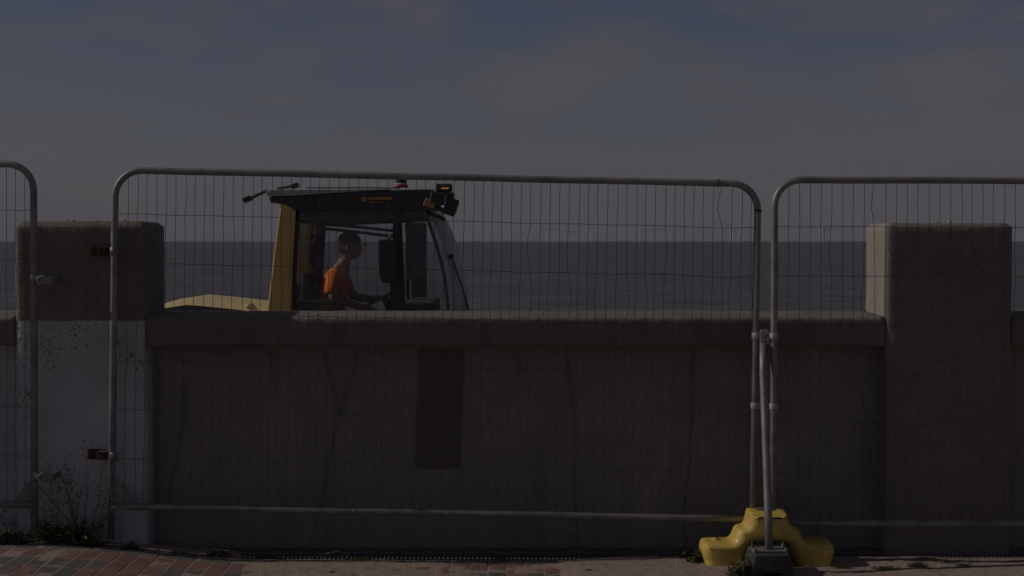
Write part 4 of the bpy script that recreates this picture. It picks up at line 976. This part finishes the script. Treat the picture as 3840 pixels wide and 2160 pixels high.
low_plant(28, 2022, 7.86, .09, .12, 70, 1, 'dense low weed clump in the corner left of the half painted pier', M_LEAF)
low_plant(20, 2030, 7.82, .07, .05, 40, 31, 'pale leafed mat of weed at the left picture edge', M_LEAFPALE)
low_plant(318, 2036, 7.82, .045, .11, 9, 2, 'small pale leaved seedling at the foot of the tall weed', M_LEAFPALE, size=(.03, .055))
low_plant(490, 2052, 7.83, .05, .05, 22, 3, 'small pale rosette on the paving right of the painted pier', M_LEAFPALE)
low_plant(815, 2078, 7.86, .07, .05, 48, 6, 'dark low weed at the left end of the drain', M_LEAFPALE)
low_plant(2622, 2110, 7.68, .06, .075, 60, 7, 'green weed crowding the left end of the yellow ballast block', M_LEAF)
low_plant(2792, 2150, 7.37, .10, .105, 110, 8, 'bushy weed in front of the ballast block and foot block', M_LEAF)
low_plant(2585, 2090, 7.80, .05, .02, 26, 9, 'flat creeping weed on the drain edge', M_LEAF)
def tuft(px, py, Y, w, h_, n, seed, label, mat=M_GRASS):
    rnd = random.Random(seed); b_ = P(px, py, Y); b_.z = gz(b_.x) + max(0, sand_h(b_.x, b_.y)) - 0.001; bm = bmesh.new()
    for _ in range(n):
        q = b_ + Vector((rnd.gauss(0, .5) * w, rnd.gauss(0, .35) * w * .5, 0)); l = h_ * rnd.uniform(.35, 1); d = Vector((rnd.uniform(-.8, .8), rnd.uniform(-.6, .6), 1)).normalized(); s = Vector((.0014, .0006, 0))
        a = bm.verts.new(q - s); c = bm.verts.new(q + s); e = bm.verts.new(q + d * l * .6 + s * .7); f_ = bm.verts.new(q + d * l * .6 - s * .7); g_ = bm.verts.new(q + d * l + Vector((d.x * l * .3, 0, -l * .12)))
        bm.faces.new((a, c, e, f_)); bm.faces.new((f_, e, g_))
    tag(mk('grass_tuft', bm, mat, loc=b_), label, 'grass', 'grass tufts in the sand', kind='stuff')
tuft(1350, 2098, 7.80, .045, .022, 120, 1, 'short grass growing out of the drain slots near the dry stalks')
tuft(1960, 2096, 7.80, .02, .016, 50, 2, 'tiny grass tuft on the drain in mid wall')
tuft(3440, 2144, 7.55, .05, .045, 160, 3, 'grass tuft in the sand below the bare aggregate pier')
tuft(3465, 2108, 7.74, .06, .025, 160, 4, 'low grass patch beside the drain under the bare pier')
tuft(3560, 2122, 7.66, .06, .024, 150, 5, 'flat grass patch in mid sand right of the largest tuft')
tuft(3620, 2138, 7.58, .05, .03, 130, 6, 'grass along the dark shadow line at the right')
tuft(3650, 2118, 7.69, .04, .02, 90, 15, 'small grass patch near the bare slabs by the drain')
tuft(3160, 2142, 7.54, .05, .035, 150, 7, 'grass in front of the right foot of the yellow block')
tuft(3320, 2152, 7.50, .07, .03, 170, 8, 'wide grass strip in front of the block shadow')
tuft(3790, 2116, 7.70, .04, .02, 80, 9, 'thin grass at the right picture edge')
tuft(1245, 2152, 7.50, .02, .014, 50, 10, 'dark grass sprig in the open sand left of centre')
tuft(2210, 2156, 7.49, .02, .016, 40, 11, 'grass sprig at the bottom edge in mid sand')
bm = bmesh.new(); b_ = P(1215, 2092, 7.83)
for pts_ in ([(1188, 2085), (1230, 2075), (1262, 2068), (1285, 2072), (1306, 2085)], [(1190, 2090), (1205, 2080), (1235, 2073)], [(1180, 2083), (1196, 2092)], [(1192, 2092), (1222, 2076), (1240, 2070)]):
    tube(bm, [P(a, c, 7.84 - .02 * i) for i, (a, c) in enumerate(pts_)], .0008, 4)
tag(mk('dry_stalk', bm, M_DRY, loc=b_), 'bleached dry grass stalk arching over the drain', 'grass')
# pebble and shell grit
def pebble(px, py, Y, r, mat, name, label, cat, z=None, seed=0):
    c = P(px, py, Y)
    if z is not None: c.z = z
    t = bmesh.new(); bmesh.ops.create_icosphere(t, subdivisions=2, radius=1)
    for v in t.verts: v.co = v.co * (1 + .18 * noise.noise(v.co * 1.6 + Vector((seed, 0, 0)))); v.co = Vector((v.co.x * r, v.co.y * r * .8, v.co.z * r * .75)) + c + Vector((0, 0, r * .6))
    tag(mk(name, t, mat, smooth=True, loc=c), label, cat)
pebble(227, 2026, 7.88, .011, M_STONE, 'pebble', 'small brown pebble at the foot of the white painted pier', 'pebble', gz(-2.5) + .004)
for i, (px, py) in enumerate(((252, 828), (275, 829), (365, 829), (465, 828), (520, 829))):
    pebble(px, py, 8.06 + .02 * i, .008 + .004 * (i % 2), M_SHELL if i % 2 else M_STONE, 'shell_fragment', 'bit of broken shell on the half painted pier, %s from the left' % ordn[i], 'shell', PTOP_L - .003, i)
for i, (px, py) in enumerate(((3500, 832), (3512, 832), (3560, 833))):
    pebble(px, py, 8.05, .008 + .003 * i, M_SHELL, 'shell_fragment', 'bit of broken shell on the bare aggregate pier, %s from the left' % ordn[i], 'shell', PTOP_R - .003, 9 + i)
for i, (px, py) in enumerate(((1188, 1182), (1198, 1180), (2032, 1167), (2350, 1165))):
    pebble(px, py, 8.05 + .08 * (i > 1), .008, M_SHELL, 'shell_fragment', 'white shell bit on the coping, %s from the left' % ordn[i], 'shell', (CZ1 + ZB) / 2, 20 + i)
